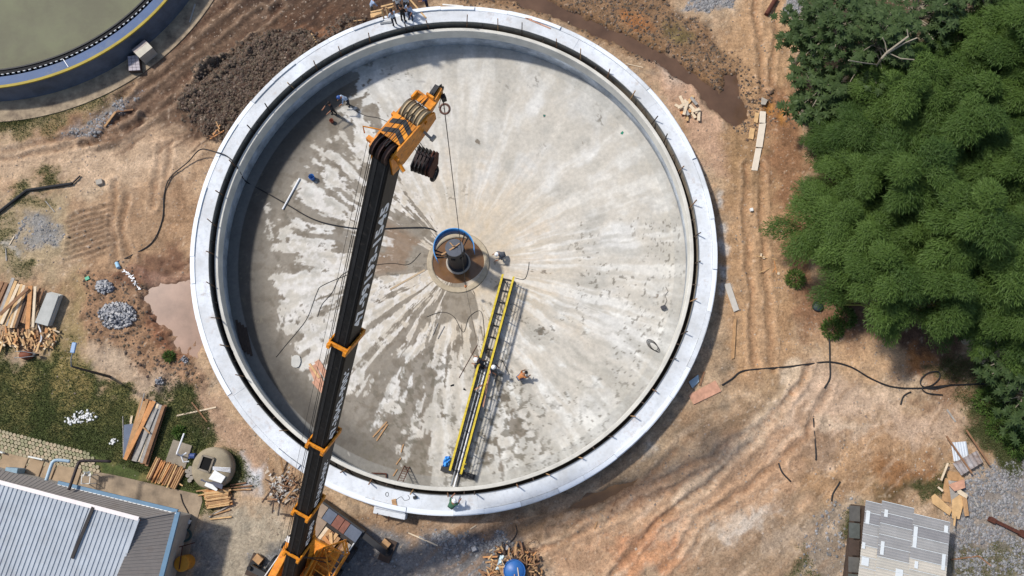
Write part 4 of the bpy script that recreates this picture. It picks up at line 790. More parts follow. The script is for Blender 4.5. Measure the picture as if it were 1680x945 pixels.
def outrig(u0, v0, u1, v1, pu, pv, lab):
    p, q_ = W(u0, v0, 1.0), W(u1, v1, .95); MB().bar(p, q_, .34, .3).build('outrigger_beam', M_black, crane)
    MB().tube([q_ + A(0, 0, .35), q_ + A(0, 0, -.75)], .12, 12).build('outrigger_leg', M_blacksteel, crane); MB().tube([q_ + A(0, 0, -.78), q_ + A(0, 0, -.70)], .32, 16).build('outrigger_foot', M_blacksteel, crane)
    g = A(q_[0], q_[1], 0); setp(MB().box(g + A(0, 0, .09), (.75, 1.3, .16), -.35).build('timber_mat', WOOD[4], org=g), lab, 'timber mat')
    w = W(pu, pv, .3); MB_ = MB().box(w + A(0, 0, 0), (.42, .5, .3), .9).build('timber_block', WOOD[1], org=w); setp(MB_, 'wooden block beside ' + lab.split(' under ')[1], 'timber block')
outrig(590, 872, 632, 906, 633, 892, 'dark timber mat under the outrigger on the gravel side'); outrig(450, 952, 411, 931, 424, 917, 'dark timber mat under the outrigger on the sandy side')
# ---------------------------------------------------------------- filled tank, upper left
t2 = thing('filled_tank', (T2[0], T2[1], 0), 'round filled tank with a blue walkway and yellow rim', 'tank')
c2 = (T2[0], T2[1], 0); a0, a1 = -2.2, .6
M_t2w = mat('tank_blue_grey', lin((92, 99, 112)), .7, .3, .5); M_t2b = mat('walkway_blue', lin((70, 92, 128)), .6, .15, 1)
MB().lathe([(T2R - .75, -.1), (T2R - .75, T2Z - .12), (T2R + .28, T2Z - .12), (T2R + .36, -.1)], c2, 150).build('wall', M_t2w, t2)
MB().lathe([(T2R - .5, T2Z - .115), (T2R - .5, T2Z - .02), (T2R + .12, T2Z - .02), (T2R + .12, T2Z - .115)], c2, 150).build('walkway', M_t2b, t2)
MB().lathe([(T2R + .12, T2Z - .1), (T2R + .12, T2Z), (T2R + .30, T2Z), (T2R + .30, T2Z - .1)], c2, 150).build('kerb', mat('kerb_ochre', lin((160, 140, 40)), .6, .2, 2), t2)
MB().lathe([(.05, T2Z - .75), (T2R - 1.0, T2Z - .75)], c2, 150, closed=False).build('water', mat('tank_water', lin((108, 106, 88)), .7, .12, .25, .0, spec=.1), t2)
MB().lathe([(T2R - 1.1, T2Z - 1.5), (T2R - 1.1, T2Z - .05), (T2R - 1.0, T2Z - .05), (T2R - 1.0, T2Z - 1.5)], c2, 150).build('scum_baffle', M_hose, t2)
MB().lathe([(T2R - 1.05, T2Z - .12), (T2R - .48, T2Z - .12)], c2, 150, closed=False).build('launder', mat('launder_dark', (.01, .01, .012), .8, .1), t2)
for k in range(60):
    a = -1.72 + k * .026; e = A(math.cos(a), math.sin(a), 0)
    MB().box(A(*c2) + e * (T2R - .66) + A(0, 0, T2Z - .05), (.04, .16, .10), a).build('weir_plate', M_whiteb, t2)
MB().bar(A(*c2) + A(math.cos(-1.14), math.sin(-1.14), 0) * (T2R - .6) + A(0, 0, T2Z), A(*c2) + A(math.cos(-1.13), math.sin(-1.13), 0) * (T2R + .1) + A(0, 0, T2Z + .02), .04, .04).build('cross_pipe', M_pvc, t2)
apr = MB().lathe([(T2R + .2, -.2), (T2R + .2, .02), (T2R + 1.85, .02), (T2R + 1.85, -.2)], c2, 150); setp(apr.build('apron_pavement', mat('apron_concrete', lin((172, 154, 128)), .9, .3, 1.2, .2, col2=lin((120, 105, 90)))), kind='structure')
def quad_slab(px, z0, z1, m, name, lab, cat, grp=None, thing_=True):
    P = [W(u, v, z1)[:2] for u, v in px]; c = sum(P) / len(P); o = MB().disc_prism(P, z0, z1).build(name, m, org=(c[0], c[1], z0), bevel=.015); return setp(o, lab, cat, grp)
cab = thing('utility_hut', W(233, 82, 0), 'pale concrete hut with a pitched lid painted lit and shaded beside the filled tank', 'hut')
z1 = .9; P = [W(u, v, z1) for u, v in ((237, 65), (250, 78), (229, 95), (216, 82))]; mid0 = (P[0] + P[1]) / 2 + A(0, 0, .15); mid1 = (P[2] + P[3]) / 2 + A(0, 0, .15)
MB().disc_prism([p[:2] for p in P], 0, z1 - .02).build('wall', M_concrete, cab)
MB().add([P[0] + A(0, 0, 0), mid0, mid1, P[3], P[0] - A(0, 0, .06), mid0 - A(0, 0, .06), mid1 - A(0, 0, .06), P[3] - A(0, 0, .06)], [(0, 3, 2, 1), (4, 5, 6, 7), (0, 1, 5, 4), (1, 2, 6, 5), (2, 3, 7, 6), (3, 0, 4, 7)]).build('lid', mat('lid_shade', lin((168, 156, 150)), .8, .15, 2), cab)  # shaded slope of the lid: its shade is put into the colour
MB().add([mid0 + A(.01, 0, 0), P[1], P[2], mid1 + A(.01, 0, 0), mid0 - A(0, 0, .06), P[1] - A(0, 0, .06), P[2] - A(0, 0, .06), mid1 - A(0, 0, .06)], [(0, 3, 2, 1), (4, 5, 6, 7), (0, 1, 5, 4), (1, 2, 6, 5), (2, 3, 7, 6), (3, 0, 4, 7)]).build('lid', mat('lid_light', lin((224, 214, 192)), .8, .12, 2), cab)
pal = thing('crate_pallet', W(219, 104, 0), 'flat pallet of grey tiles laid in a grid beside the hut', 'pallet')
tl, tr, bl, br_ = (209, 92), (227, 90), (211, 116), (230, 115)
def bil(s, t): return ((tl[0] * (1 - s) + tr[0] * s) * (1 - t) + (bl[0] * (1 - s) + br_[0] * s) * t, (tl[1] * (1 - s) + tr[1] * s) * (1 - t) + (bl[1] * (1 - s) + br_[1] * s) * t)
MB().disc_prism([W(*bil(s, t), .4)[:2] for s, t in ((-.01, -.01), (1.01, -.01), (1.01, 1.01), (-.01, 1.01))], -.03, .40).build('base', WOOD[4], pal)
for i in range(3):
    for j in range(5): MB().disc_prism([W(*bil((i + s) / 3, (j + t) / 5), .46)[:2] for s, t in ((.05, .05), (.95, .05), (.95, .95), (.05, .95))], .402, .46).build('tile', mat('tile_grey', lin((176, 168, 172)), .8, .15, 2), pal)
setp(MB().tube([G(321, 8, .1), G(312, 38, .1)], .06, 6).build('post', WOOD[3], org=G(316, 20)), 'pale wooden post lying in grass by the filled tank', 'post')
stick(G(219, 180), G(190, 184), .12, .06, WOOD[2], 'plank', 'brown plank lying across the gravel below the tiles', 'plank'); stick(G(190, 184), G(172, 208), .14, .06, WOOD[1], 'plank', 'tan plank end-on to the brown plank on gravel', 'plank')
for i, (a, b, c, d) in enumerate(((340, 226, 358, 214), (342, 230, 366, 218), (350, 222, 362, 206), (355, 206, 361, 218), (338, 222, 352, 226), (345, 228, 369, 216), (354, 198, 362, 214))): stick(G(a, b), G(c, d) + A(0, 0, .03 * i), .07, .05, WOOD[(1, 2, 5)[i % 3]], 'plank', 'short batten in the heap against the rim by the dark soil', 'plank', 'battens against the rim')
# ---------------------------------------------------------------- left field
dp = thing('drain_pipe', G(60, 310), 'dark angled pipe running over the left field', 'pipe')
P = [G(-30, 368, .12), G(0, 349, .12), G(46, 313, .12), G(120, 302, .12), G(133, 289, .1)]
for i in range(4): MB().tube([P[i], P[i + 1]], .10 if i < 3 else .05, 8).build('pipe_length', M_hose, dp)
for (u0, v0, u1, v1, w, m, lab) in ((75, 330, 90, 348, .05, 3, 'thin grey stick on dry ground left of the furrows'), (24, 388, 16, 402, .06, 6, 'pale stick beside the grey gravel patch'), (10, 408, 11, 428, .06, 3, 'grey stick lying upright on the grass edge'), (312, 544, 289, 562, .28, 0, 'fresh board lying at the edge of the muddy puddle'), (290, 682, 355, 668, .09, 6, 'long pale pole across the lawn by the ring'), (315, 660, 340, 692, .09, 2, 'brown pole leaning under the pale pole')):
    stick(G(u0, v0), G(u1, v1), w, .05, WOOD[m], 'plank' if w > .1 else 'pole', lab, 'plank' if w > .1 else 'pole')
setp(MB().box(G(165, 300, .12), (.4, .34, .24), .3).build('block', M_concrete, org=G(165, 300)), 'single concrete block on the bare field', 'block')
def rubble(u, v, ru, rv, n, smin, smax, m, name, lab, cat, hgt=.35):
    p0 = G(u, v); t = thing(name, p0, lab, cat); mb = MB()
    for k in range(n):
        r = math.sqrt(RNG.random()); a = RNG.random() * 6.283; p = G(u + ru * r * math.cos(a), v + rv * r * math.sin(a)); s = RNG.uniform(smin, smax); R = rotz(RNG.random() * 6)
        mb.box(p + A(0, 0, hgt * (1 - r) + s * .3), (s, s * RNG.uniform(.6, 1), s * RNG.uniform(.4, .9)), R, k % 3, taper=RNG.uniform(.5, .9))
    o = mb.build('rubble', m, t); o['kind'] = 'stuff'; V = MB(); ring = []
    cpt = [p0 + A(0, 0, hgt * .9)]; nn = 20
    for i in range(nn): q = G(u + ru * math.cos(i * 6.283 / nn), v + rv * math.sin(i * 6.283 / nn), -.05); ring.append(q)
    V.add(cpt + ring, [(0, (i + 1) % nn + 1, i + 1) for i in range(nn)]).build('heap', m[0], t, True); return t
GR = [mat('stone_a', lin((150, 150, 152)), .9, .25, 5), mat('stone_b', lin((120, 122, 128)), .9, .25, 5), mat('stone_c', lin((178, 176, 174)), .9, .2, 5)]
rubble(172, 471, 15, 11, 130, .07, .2, GR, 'gravel_heap', 'small heap of grey rubble above the larger heap in the mud', 'rubble'); rubble(193, 518, 31, 22, 420, .07, .22, GR, 'gravel_heap', 'larger heap of grey rubble with sticks in the mud', 'rubble', .5)
for k in range(4): stick(G(185 + k * 6, 522 - k), G(210 + k * 4, 514 + k * 2), .05, .05, WOOD[3], 'pole', 'grey stick stuck in the larger rubble heap', 'stick', 'sticks on the rubble heap')
rubble(303, 590, 6, 6, 30, .06, .14, GR, 'gravel_heap', 'tiny heap of grey rubble beside the mud ridge', 'rubble', .15); rubble(262, 625, 7, 6, 30, .06, .14, GR, 'gravel_heap', 'little scatter of grey rubble at the lawn edge', 'rubble', .1)
setp(MB().box(G(144, 457, .05), (.26, .22, .1), .5).build('litter', mat('green_plastic', lin((70, 165, 130)), .5, .15), org=G(144, 457)), 'small green plastic scrap on the furrowed soil', 'litter')
setp(MB().tube([G(193, 432, .12), G(196, 440, .12)], .13, 10).build('pump', mat('pump_blue', lin((150, 190, 215)), .4, .2), org=G(195, 436)), 'small pale blue pump at the hose end in the mud', 'pump')
mb = MB()
for k in range(26):
    t = k / 25; p = G(205 + 22 * t + RNG.uniform(-3, 3), 442 + 30 * t + RNG.uniform(-2, 2)); mb.add([p + A(RNG.uniform(-.13, .13), RNG.uniform(-.13, .13), .03 + .05 * RNG.random()) for _ in range(4)], [(0, 1, 2), (0, 2, 3)])
o = mb.build('torn_plastic', M_pvc, org=G(215, 455)); setp(o, 'torn white plastic strip trailing through the mud by the puddle', 'plastic sheet')
# lumber yard on the left
def lumber(name, lab, cat, base, planks):
    t = thing(name, G(*base), lab, cat)
    for (u0, v0, u1, v1, w, z, m) in planks:
        zz = z + G(*base)[2]; MB().bar(W(u0, v0, zz), W(u1, v1, zz), w, .06).build('plank', WOOD[m], t)
    return t
pl = []
for k in range(5): pl.append((5 + k * 7 + RNG.uniform(-1, 1), 462 + k * 2, -22 + k * 7, 520 + k * 3, .22, .1, RNG.choice((1, 2, 4))))
for k in range(7): pl.append((22 + k * 4.5, 458 + k * 3 + RNG.uniform(-3, 3), -6 + k * 4, 530 + k * 2 + RNG.uniform(-4, 4), .2, .22 + .05 * (k % 3), (3, 0, 6, 0, 3, 4, 4)[k]))
for k in range(4): pl.append((36 + k * 4, 466 + 2 * k, 14 + k * 4, 538, .17, .42, (0, 6, 1, 4)[k]))
for k in range(5): pl.append((45 + k * 3, 480 - k, 30 + k * 2.6, 527 + k, .1, .25 + .06 * k, (2, 7, 2, 1, 2)[k]))
pl += [(50, 469, 45, 540, .26, .6, 5), (58, 470, 54, 537, .16, .55, 6), (46, 473, 0, 516, .2, .75, 2), (66, 472, 58, 500, .1, .3, 2), (72, 473, 62, 500, .1, .35, 2)]
lumber('lumber_stack', 'untidy stack of long planks beside grey concrete slabs on the left field', 'lumber', (35, 500), pl)
stain(MATS['tank_water'], lin((120, 122, 96)), .12, .48, .62, .6); stain(MATS['tank_blue_grey'], lin((60, 62, 64)), .9, .5, .7, .6); stain(MATS['walkway_blue'], lin((110, 116, 124)), 1.2, .5, .7, .5)
sl = thing('slab_stack', G(78, 508), 'stack of pale grey concrete slabs at the end of the plank stack', 'slabs')
for k in range(5):
    o_ = (5 - k) * 1.4 if k < 4 else 0; z = .12 * (k + 1) + G(78, 508)[2]; MB().disc_prism([W(u + o_, v - o_ * .2, z)[:2] for u, v in ((77, 480), (96, 485), (78, 535), (57, 529))], z - .10, z).build('slab', mat('slab_grey', lin((176, 176, 170)), .85, .15, 2, .1), sl, bevel=.01)
fw = thing('offcut_heap', G(50, 560), 'heap of short wood offcuts below the plank stack', 'offcuts')
for k in range(115):
    if k < 80: u, v = RNG.uniform(0, 72), RNG.uniform(543, 572)
    else: u, v = RNG.uniform(72, 98), RNG.uniform(540, 572)
    a = RNG.gauss(1.9, .5); L = RNG.uniform(.25, .75) if k < 80 else RNG.uniform(.15, .4); p = G(u, v, .1 + .3 * RNG.random()); d = A(math.cos(a), math.sin(a), RNG.uniform(-.3, .3)) * L / 2
    MB().bar(p - d, p + d, RNG.uniform(.06, .13), .05).build('offcut', WOOD[RNG.choice((0, 0, 1, 1, 5, 2, 6))], fw)
cable([G(66, 532, .3), G(72, 545, .35), G(72, 560, .3), G(61, 572, .25)], .05, M_pvc, 'bent pale conduit lying over the wood offcuts', 8, 'conduit', 'conduit')
wb = thing('wheelbarrow', G(48, 584), 'overturned rust-brown wheelbarrow below the offcut heap', 'wheelbarrow')
wp = G(45, 583)
V = []; prof = ((.34, 0), (.32, .22), (.24, .36), (.05, .42))
for (sx, z) in prof:
    for t in np.linspace(0, 6.283, 15)[:-1]: V.append(wp + A(1.35 * sx * math.cos(t), .85 * sx * math.sin(t), z))
MB().add(V, [(i * 14 + j, i * 14 + (j + 1) % 14, (i + 1) * 14 + (j + 1) % 14, (i + 1) * 14 + j) for i in range(3) for j in range(14)] + [tuple(42 + j for j in range(14))]).build('tray', mat('tray_rust', lin((124, 72, 52)), .7, .25, 3), wb, True)
for s in (-1, 1): MB().tube([wp + A(.7, s * .08, .35), wp + A(-.1, s * .2, .46), wp + A(-.55, s * .2, .40)], .022, 6).build('handle', M_greysteel, wb)
MB().tube([wp + A(.75, -.05, .36), wp + A(.75, .05, .36)], .19, 16).build('wheel', M_black, wb)
# street lamp
lp = thing('street_lamp', G(180, 618), 'slim street lamp with a curved arm standing on the lawn', 'street lamp'); lz = 4.4
b_ = G(180, 618); tp_ = W(117, 601, lz)
MB().tube([b_, b_ + (tp_ - b_) * .5, tp_], [.09, .075, .055], 10).build('pole', mat('pole_dark', lin((70, 66, 62)), .8, .2), lp)
h_ = W(119, 579, lz + .35); MB().tube([tp_, tp_ + (h_ - tp_) * .5 + A(0, 0, .1), h_], .03, 8).build('arm', M_greysteel, lp)
MB().box(h_ + A(.02, .3, 0), (.26, .62, .12), -.1).build('lamp_head', mat('lamp_blue', lin((120, 150, 185)), .35, .15), lp, bevel=.03)
# lawn: second lumber stack, stake piles, pad
pl = []
for k in range(15):
    s = k / 14; pl.append((236 + 36 * s + RNG.uniform(-2, 2), 655 + 14 * s + RNG.uniform(-5, 4), 207 + 34 * s + RNG.uniform(-2, 2), 752 + 10 * s + RNG.uniform(-5, 3), .2, .18 + .05 * (k % 3), (1, 1, 5, 1, 2, 3, 3, 4, 3, 3, 4, 2, 3, 4, 2)[k]))
for k, s in enumerate((.1, .3, .5, .62, .75, .9)): pl.append((238 + 34 * s, 655 + 12 * s, 206 + 34 * s + (-8 if k == 1 else 0), 750 + 12 * s, .2, .42, (1, 5, 3, 6, 3, 2)[k]))
pl += [(253, 658, 205, 754, .24, .52, 5), (257, 670, 222, 757, .15, .5, 3), (234, 700, 246, 711, .08, .55, 1), (237, 645, 226, 690, .06, .2, 3)]
lumber('lumber_stack', 'neat long stack of tan and grey boards on the lawn', 'lumber', (238, 710), pl)
quad_slab([(203, 697), (219, 695), (209, 750), (202, 751)], .0, .12, mat('panel_blue', lin((96, 106, 124)), .7, .15, 4), 'panel', 'blue-grey sheet lying under the lawn board stack', 'panel')
stick(G(217, 682), G(214, 697), .14, .05, WOOD[6], 'plank', 'pale board end by the blue-grey sheet', 'plank'); stick(G(202, 683), G(203, 752), .05, .05, WOOD[3], 'pole', 'thin grey pole along the blue-grey sheet', 'pole')
sa = thing('stake_pile', G(270, 778), 'pile of pointed stakes lying side by side next to the concrete pad', 'stakes')
for lay in range(2):
    for k in range(15):
        s = (k + .5 * lay + RNG.uniform(-.2, .2)) / 15; z = .1 + .11 * lay; MB().tube([W(258 + 46 * s, 752 + 17 * s + RNG.uniform(-3, 3), z), W(241 + 47 * s, 786 + 16 * s + RNG.uniform(-3, 3), z)], RNG.uniform(.05, .065), 6).build('stake', WOOD[RNG.choice((0, 1, 1, 5, 2))], sa)
MB().bar(W(305, 770, .1), W(287, 802, .1), .09, .07).build('stake', WOOD[1], sa); MB().bar(W(292, 792, .1), W(300, 797, .1), .07, .07).build('stake', WOOD[0], sa)
sbp = thing('stake_pile', G(355, 822), 'pile of fresh stakes stacked crosswise below the round cistern', 'stakes')
for lay in range(3):
    for k in range(11):
        s = (k + RNG.uniform(-.3, .3)) / 11; z = .1 + .1 * lay; MB().tube([W(334 + 7 * s + RNG.uniform(-2, 4), 806 + 30 * s, z), W(377 + 2 * s + RNG.uniform(-4, 3), 801 + 29 * s, z)], RNG.uniform(.05, .065), 6).build('stake', WOOD[RNG.choice((0, 0, 1, 5))], sbp)
for (a, b, c, d, m) in ((322, 806, 345, 803, 1), (325, 813, 345, 809, 0), (378, 800, 414, 797, 2), (380, 804, 412, 803, 1), (378, 796, 404, 792, 2), (343, 848, 376, 830, 3), (345, 852, 380, 848, 0), (345, 846, 378, 836, 1)): MB().tube([W(a, b, .08), W(c, d, .08)], .05, 6).build('stake', WOOD[m], sbp)
quad_slab([(284, 721), (315, 731), (303, 770), (270, 760)], -.1, .08, M_concrete_d, 'concrete_pad', 'small square concrete pad on the lawn with a pipe over it', 'pad')
# round cistern
cz = .75; cc_ = W(346, 768, cz); cst = thing('cistern', A(cc_[0], cc_[1], 0), 'round concrete cistern with an open black hatch and white boards on top', 'cistern')
MB().lathe([(1.26, -.1), (1.26, cz - .25), (1.14, cz - .06), (.8, cz), (.01, cz + .05)], A(cc_[0], cc_[1], 0), 44, closed=False).build('shell', mat('cistern_concrete', lin((150, 138, 116)), .9, .3, 1.4, .25), cst, True)
ho = [(333, 747), (351, 752), (343, 775), (325, 769)]; hz = cz + .10
P = [W(u, v, hz) for u, v in ho]
for i in range(4): MB().bar(P[i] - A(0, 0, .02), P[(i + 1) % 4] - A(0, 0, .02), .1, .16).build('hatch_kerb', M_concrete_d, cst)
MB().disc_prism([p[:2] for p in P], hz - .06, hz - .03).build('hatch_opening', mat('void_black', (.004, .004, .004), .9, .1), cst)
quad_slab([(352, 771), (370, 782), (363, 793), (342, 786)], cz + .06, cz + .14, M_whiteb, 'board', 'white square board lying on the cistern below its hatch', 'board'); quad_slab([(333, 783), (366, 795), (364, 803), (328, 788)], cz - .06, cz + .0, mat('slate_board', lin((78, 80, 94)), .6, .2), 'board', 'dark slate board lying on the cistern edge', 'board')
quad_slab([(338, 791), (349, 795), (357, 803), (355, 806), (335, 797)], cz - .02, cz + .06, M_whiteb, 'board', 'small white stepped board on the dark slate board', 'board')
for k in range(4): setp(MB().tube([W(349, 766 + k * 1.5, cz + .14), W(378, 768 + k * 2.2, cz - .02)], .025, 6).build('pipe', M_pvc, org=W(349, 766, cz)), 'thin white pipe running from the hatch over the cistern edge', 'pipe', 'thin pipes on the cistern')
ppv = thing('vent_pipe', G(292, 745), 'bent white plastic pipe rising over the concrete pad', 'pipe')
MB().tube([W(302, 711, .9), W(290, 744, .9)], .055, 8).build('pipe_length', M_pvc, ppv); MB().tube([W(290, 744, .9), W(297, 748, .6), W(306, 743, .5)], .055, 8).build('pipe_length', M_pvc, ppv); MB().tube([W(297, 748, .6), W(301, 758, .5), W(310, 757, .35)], .045, 8).build('pipe_length', M_pvc, ppv); MB().tube([W(290, 744, .9), W(290, 746, .05)], .05, 8).build('pipe_length', M_pvc, ppv)
setp(MB().tube([W(312, 748, .35), W(320, 748, .35)], .16, 12).box(W(316, 748, .15), (.4, .3, .3), .1).build('valve', mat('valve_blue', lin((60, 80, 130)), .5, .2), org=W(316, 748, 0)), 'dark blue pump motor between pad and cistern', 'pump')
cl = thing('mould_cylinders', G(313, 772), 'cluster of pale concrete test cylinders by the stake pile', 'cylinders')
for (u, v) in ((312, 768), (307, 773), (313, 776), (308, 780), (314, 784), (311, 788), (315, 771)): MB().tube([W(u, v, 0), W(u, v, .2)], .13, 12).build('cylinder', M_concrete, cl)
# lamp-side wires and yard sundries
mb = MB()
M_wht = mat('white_stones', lin((222, 222, 220)), .7, .15, 6)
for (cu, cv, du, dv, n) in ((142, 684, 16, 9, 70), (120, 690, 14, 6, 40), (187, 723, 5, 5, 12)):
    for k in range(n):
        u, v = RNG.gauss(cu, du * .5), RNG.gauss(cv, dv * .5); s = RNG.uniform(.06, .2); mb.box(G(u, v, s * .25), (s, s * .8, s * .6), rotz(RNG.random() * 6), taper=.6)
o = mb.build('white_stones', M_wht, org=G(142, 684)); setp(o, 'scatter of white stones in the lawn grass', 'stones', kind='stuff')
# paving: round pavers and terrace
pv = thing('paver_path', W(85, 730, 0), 'path of round concrete pavers along the building', 'path')
me0 = None; ea = W(170, 748, 0) - W(0, 705, 0); Lp = np.linalg.norm(ea); ea = ea / Lp; eb = A(ea[1], -ea[0], 0); o0 = W(-6, 706, 0); dd = .242
for r_ in range(8):
    for k in range(int(Lp / dd) + 3):
        x = k * dd + (r_ % 2) * dd / 2; y = r_ * dd * .88
        if x > Lp + .4 - abs(r_ - 4.0) * .25 - (.5 if r_ > 5 else 0) + RNG.uniform(-.15, .15): continue
        if r_ > 5 and x > 3.0 and r_ == 7 and RNG.random() < .5: continue
        p = o0 + ea * x + eb * y
        if me0 is None:
            mb = MB(); q_ = [(.112 * math.cos(t), .112 * math.sin(t)) for t in np.linspace(0, 6.283, 10)[:-1]]; mb.disc_prism(q_, -.03, .05); ob = mb.build('paver', [mat('paver_a', lin((164, 154, 128)), .9, .25, 6)], org=(0, 0, 0)); me0 = ob.data; me1 = me0.copy(); me1.materials.clear(); me1.materials.append(mat('paver_b', lin((150, 146, 116)), .9, .3, 6)); me2 = me0.copy(); me2.materials.clear(); me2.materials.append(mat('paver_c', lin((178, 162, 136)), .9, .25, 6)); bpy.data.objects.remove(ob)
        ob = bpy.data.objects.new('paver', RNG.choice((me0, me1, me2))); COL.objects.link(ob); ob.parent = pv; ob.location = tuple(p - ORG[pv] + A(RNG.uniform(-.015, .015), RNG.uniform(-.015, .015), RNG.uniform(-.01, .01)))
ter = MB().disc_prism([W(u, v, .02)[:2] for u, v in ((-60, 722), (40, 745), (136, 770), (190, 780), (330, 812), (332, 822), (314, 885), (302, 960), (230, 960), (230, 860), (-60, 800))], -.1, .02).build('pavement', mat('pavement_concrete', lin((158, 140, 118)), .9, .28, .9, .2, col2=lin((130, 116, 100)))); setp(ter, kind='structure')
for (px) in ([(-40, 728), (2, 740), (-8, 768), (-50, 756)], [(6, 742), (46, 752), (34, 783), (-4, 772)], [(50, 752), (72, 757), (60, 790), (38, 783)], [(76, 759), (92, 763), (80, 793), (64, 790)], [(95, 763), (134, 770), (124, 800), (84, 792)]):
    MB().disc_prism([W(u, v, .10)[:2] for u, v in px], -.02, .10).build('slab', mat('terrace_slab', lin((164, 142, 116)), .9, .25, 1.5, .2), ter, bevel=.01)
for (a, b, c, d) in ((0, 741, 6, 743), (52, 750, 71, 754)): MB().bar(W(a - 4, b - 1, .3), W(c, d, .3), .08, .25).build('kerb', M_whiteb, ter)
# building with the white roof
bld = thing('building', W(100, 880, 0), 'building with a raised white ribbed roof, grey skirt roof and blue gutters', 'building')
EZ, RZ2 = 3.0, 3.9
M_roofw = mat('roof_white', lin((172, 178, 184)), .5, .14, 1.0, spec=.4); M_roofg = mat('roof_grey', lin((128, 122, 117)), .6, .2, 1.2, stretch=(1, 1, 1)); stain(M_roofw, lin((140, 138, 134)), .6, .5, .75, .5); stain(M_roofg, lin((84, 72, 62)), 1.2, .52, .7, .5); M_gut = mat('gutter_blue', lin((96, 128, 152)), .5, .15, 2)
E0, E1, E2 = W(-120, 733, EZ), W(290, 840, EZ), W(236, 1050, EZ); C0, C1, C2 = W(-120, 759, RZ2), W(228, 851, RZ2), W(146, 1045, RZ2); E0b = W(-120, 741, EZ)
def strips(a0_, a1_, b0_, b1_, n, name, m, ridge=.03, rib=.05, per=4, off=A(0, 0, 0)):
    """roof sheets from edge a to edge b, each a ribbed mesh of its own"""
    for k in range(n):
        mb = MB(); V = []; F = []; prof = []
        for j in range(per):
            base = (k * per + j) / (n * per); w = 1.0 / (n * per); prof += [(base, 0), (base + w * .62, 0), (base + w * .70, rib), (base + w * .92, rib)]
        prof.append(((k + 1) / n, 0))
        for (t, h) in prof:
            for (p, q) in ((a0_, a1_), (b0_, b1_)): V.append(p + (q - p) * t + A(0, 0, h) + off)
        mb.add(V, [(2 * i, 2 * i + 2, 2 * i + 3, 2 * i + 1) for i in range(len(prof) - 1)]); mb.build(name, m, bld)
dn = nrm(C2 - C1); D0 = C0 + (C2 - C1) - A(0, 0, 1.0); D1 = C2 - A(0, 0, 1.0)
strips(C0, C1, D0, D1, 16, 'roof_sheet', M_roofw, rib=.05, per=3)
MB().bar(C0 + A(0, 0, .04), C1 + A(0, 0, .04), .22, .08).build('ridge_cap', mat('cap_pinkish', lin((226, 216, 212)), .5, .08), bld); MB().bar(C1 + A(0, 0, .03), D1 + A(0, 0, .03), .12, .08).build('verge_trim', M_roofw, bld)
sl0, sl1 = W(153, 832, RZ2 + .08), W(118, 916, RZ2 - .35); MB().bar(sl0, sl1, .18, .06).build('roof_slot', M_deck, bld)
strips(E0b, E1, C0 - A(0, 0, .25), C1 - A(0, 0, .25), 14, 'skirt_sheet', M_roofg, rib=.03, per=4)
strips(C1 - A(0, 0, .25), C2 - A(0, 0, .25), E1, E2, 7, 'skirt_sheet', M_roofg, rib=.03, per=5)
MB().bar(C1 - A(0, 0, .20), E1 + A(0, 0, .04), .08, .05).build('hip_cap', M_roofg, bld)
MB().bar(C0 - A(0, 0, .14), C1 - A(0, 0, .14), .04, .28).bar(C1 - A(0, 0, .14), D1 - A(0, 0, .0), .04, .30).build('fascia', mat('fascia_brown', lin((100, 84, 80)), .7, .2), bld)
GT0 = E0b + (E1 - E0b) * .53
MB().bar(GT0 + A(0, .05, 0), E1 + A(.05, .05, 0), .2, .14).build('gutter', M_gut, bld); MB().bar(E1 + A(.08, 0, 0), E2 + A(.08, 0, 0), .26, .16).build('gutter', M_gut, bld)
MB().bar(GT0 + A(0, -.07, .06), E1 + A(0, -.07, .06), .05, .05).build('gutter_lip', M_whiteb, bld)
MB().disc_prism([p[:2] for p in (E0b + A(0, -.3, 0), E1 + A(-.3, -.3, 0), E2 + A(-.3, 0, 0), A(E0b[0], E2[1], 0))], -.1, EZ - .1).build('wall', mat('wall_cream', lin((170, 165, 155)), .8, .15), bld)
cable([W(75, 791, 2.6), W(84, 764, 2.6), W(88, 757, 2.6), W(96, 755, 2.5), W(115, 757, 2.3)], .10, mat('duct_grey', lin((168, 190, 204)), .45, .12), 'pale grey duct bending out from the eaves over the pavers', 10, 'duct', 'duct')
cable([W(113, 804, 3.5), W(122, 778, 3.4), W(128, 762, 3.3), W(136, 756, 3.2), W(182, 757, 2.9)], .085, mat('duct_unlit', lin((50, 40, 40)), .6, .2), 'dark duct bending out from the skirt roof over the pavers', 10, 'duct', 'duct')  # unlit duct, its shade put into the dark colour
ac = thing('condenser_unit', W(18, 775, 0), 'pale blue-grey condenser box standing by the building eaves', 'condenser'); p = W(18, 773, 1.0)
MB().box(p - A(0, 0, .4), (.75, .4, .8), -.1).build('case', mat('ac_blue', lin((130, 156, 172)), .5, .15), ac, bevel=.02); MB().tube([p + A(-.4, .0, -.1), p + A(-1.0, .05, -.1)], .05, 6).build('pipe', M_hose, ac)
chr_ = thing('metal_stand', W(150, 788, 0), 'white metal stand with a crumpled bag beside the gutter', 'stand'); p = W(152, 786, .02)
for (x, y) in ((-.25, -.25), (.25, -.25), (.25, .25), (-.25, .25)): MB().bar(p + A(x, y, 0), p + A(x, y, .8), .04, .04).build('leg', M_whiteb, chr_)
for (x, y, X, Y) in ((-.25, -.25, .25, -.25), (.25, -.25, .25, .25), (.25, .25, -.25, .25), (-.25, .25, -.25, -.25)): MB().bar(p + A(x, y, .8), p + A(X, Y, .8), .04, .04).build('bar', M_whiteb, chr_)
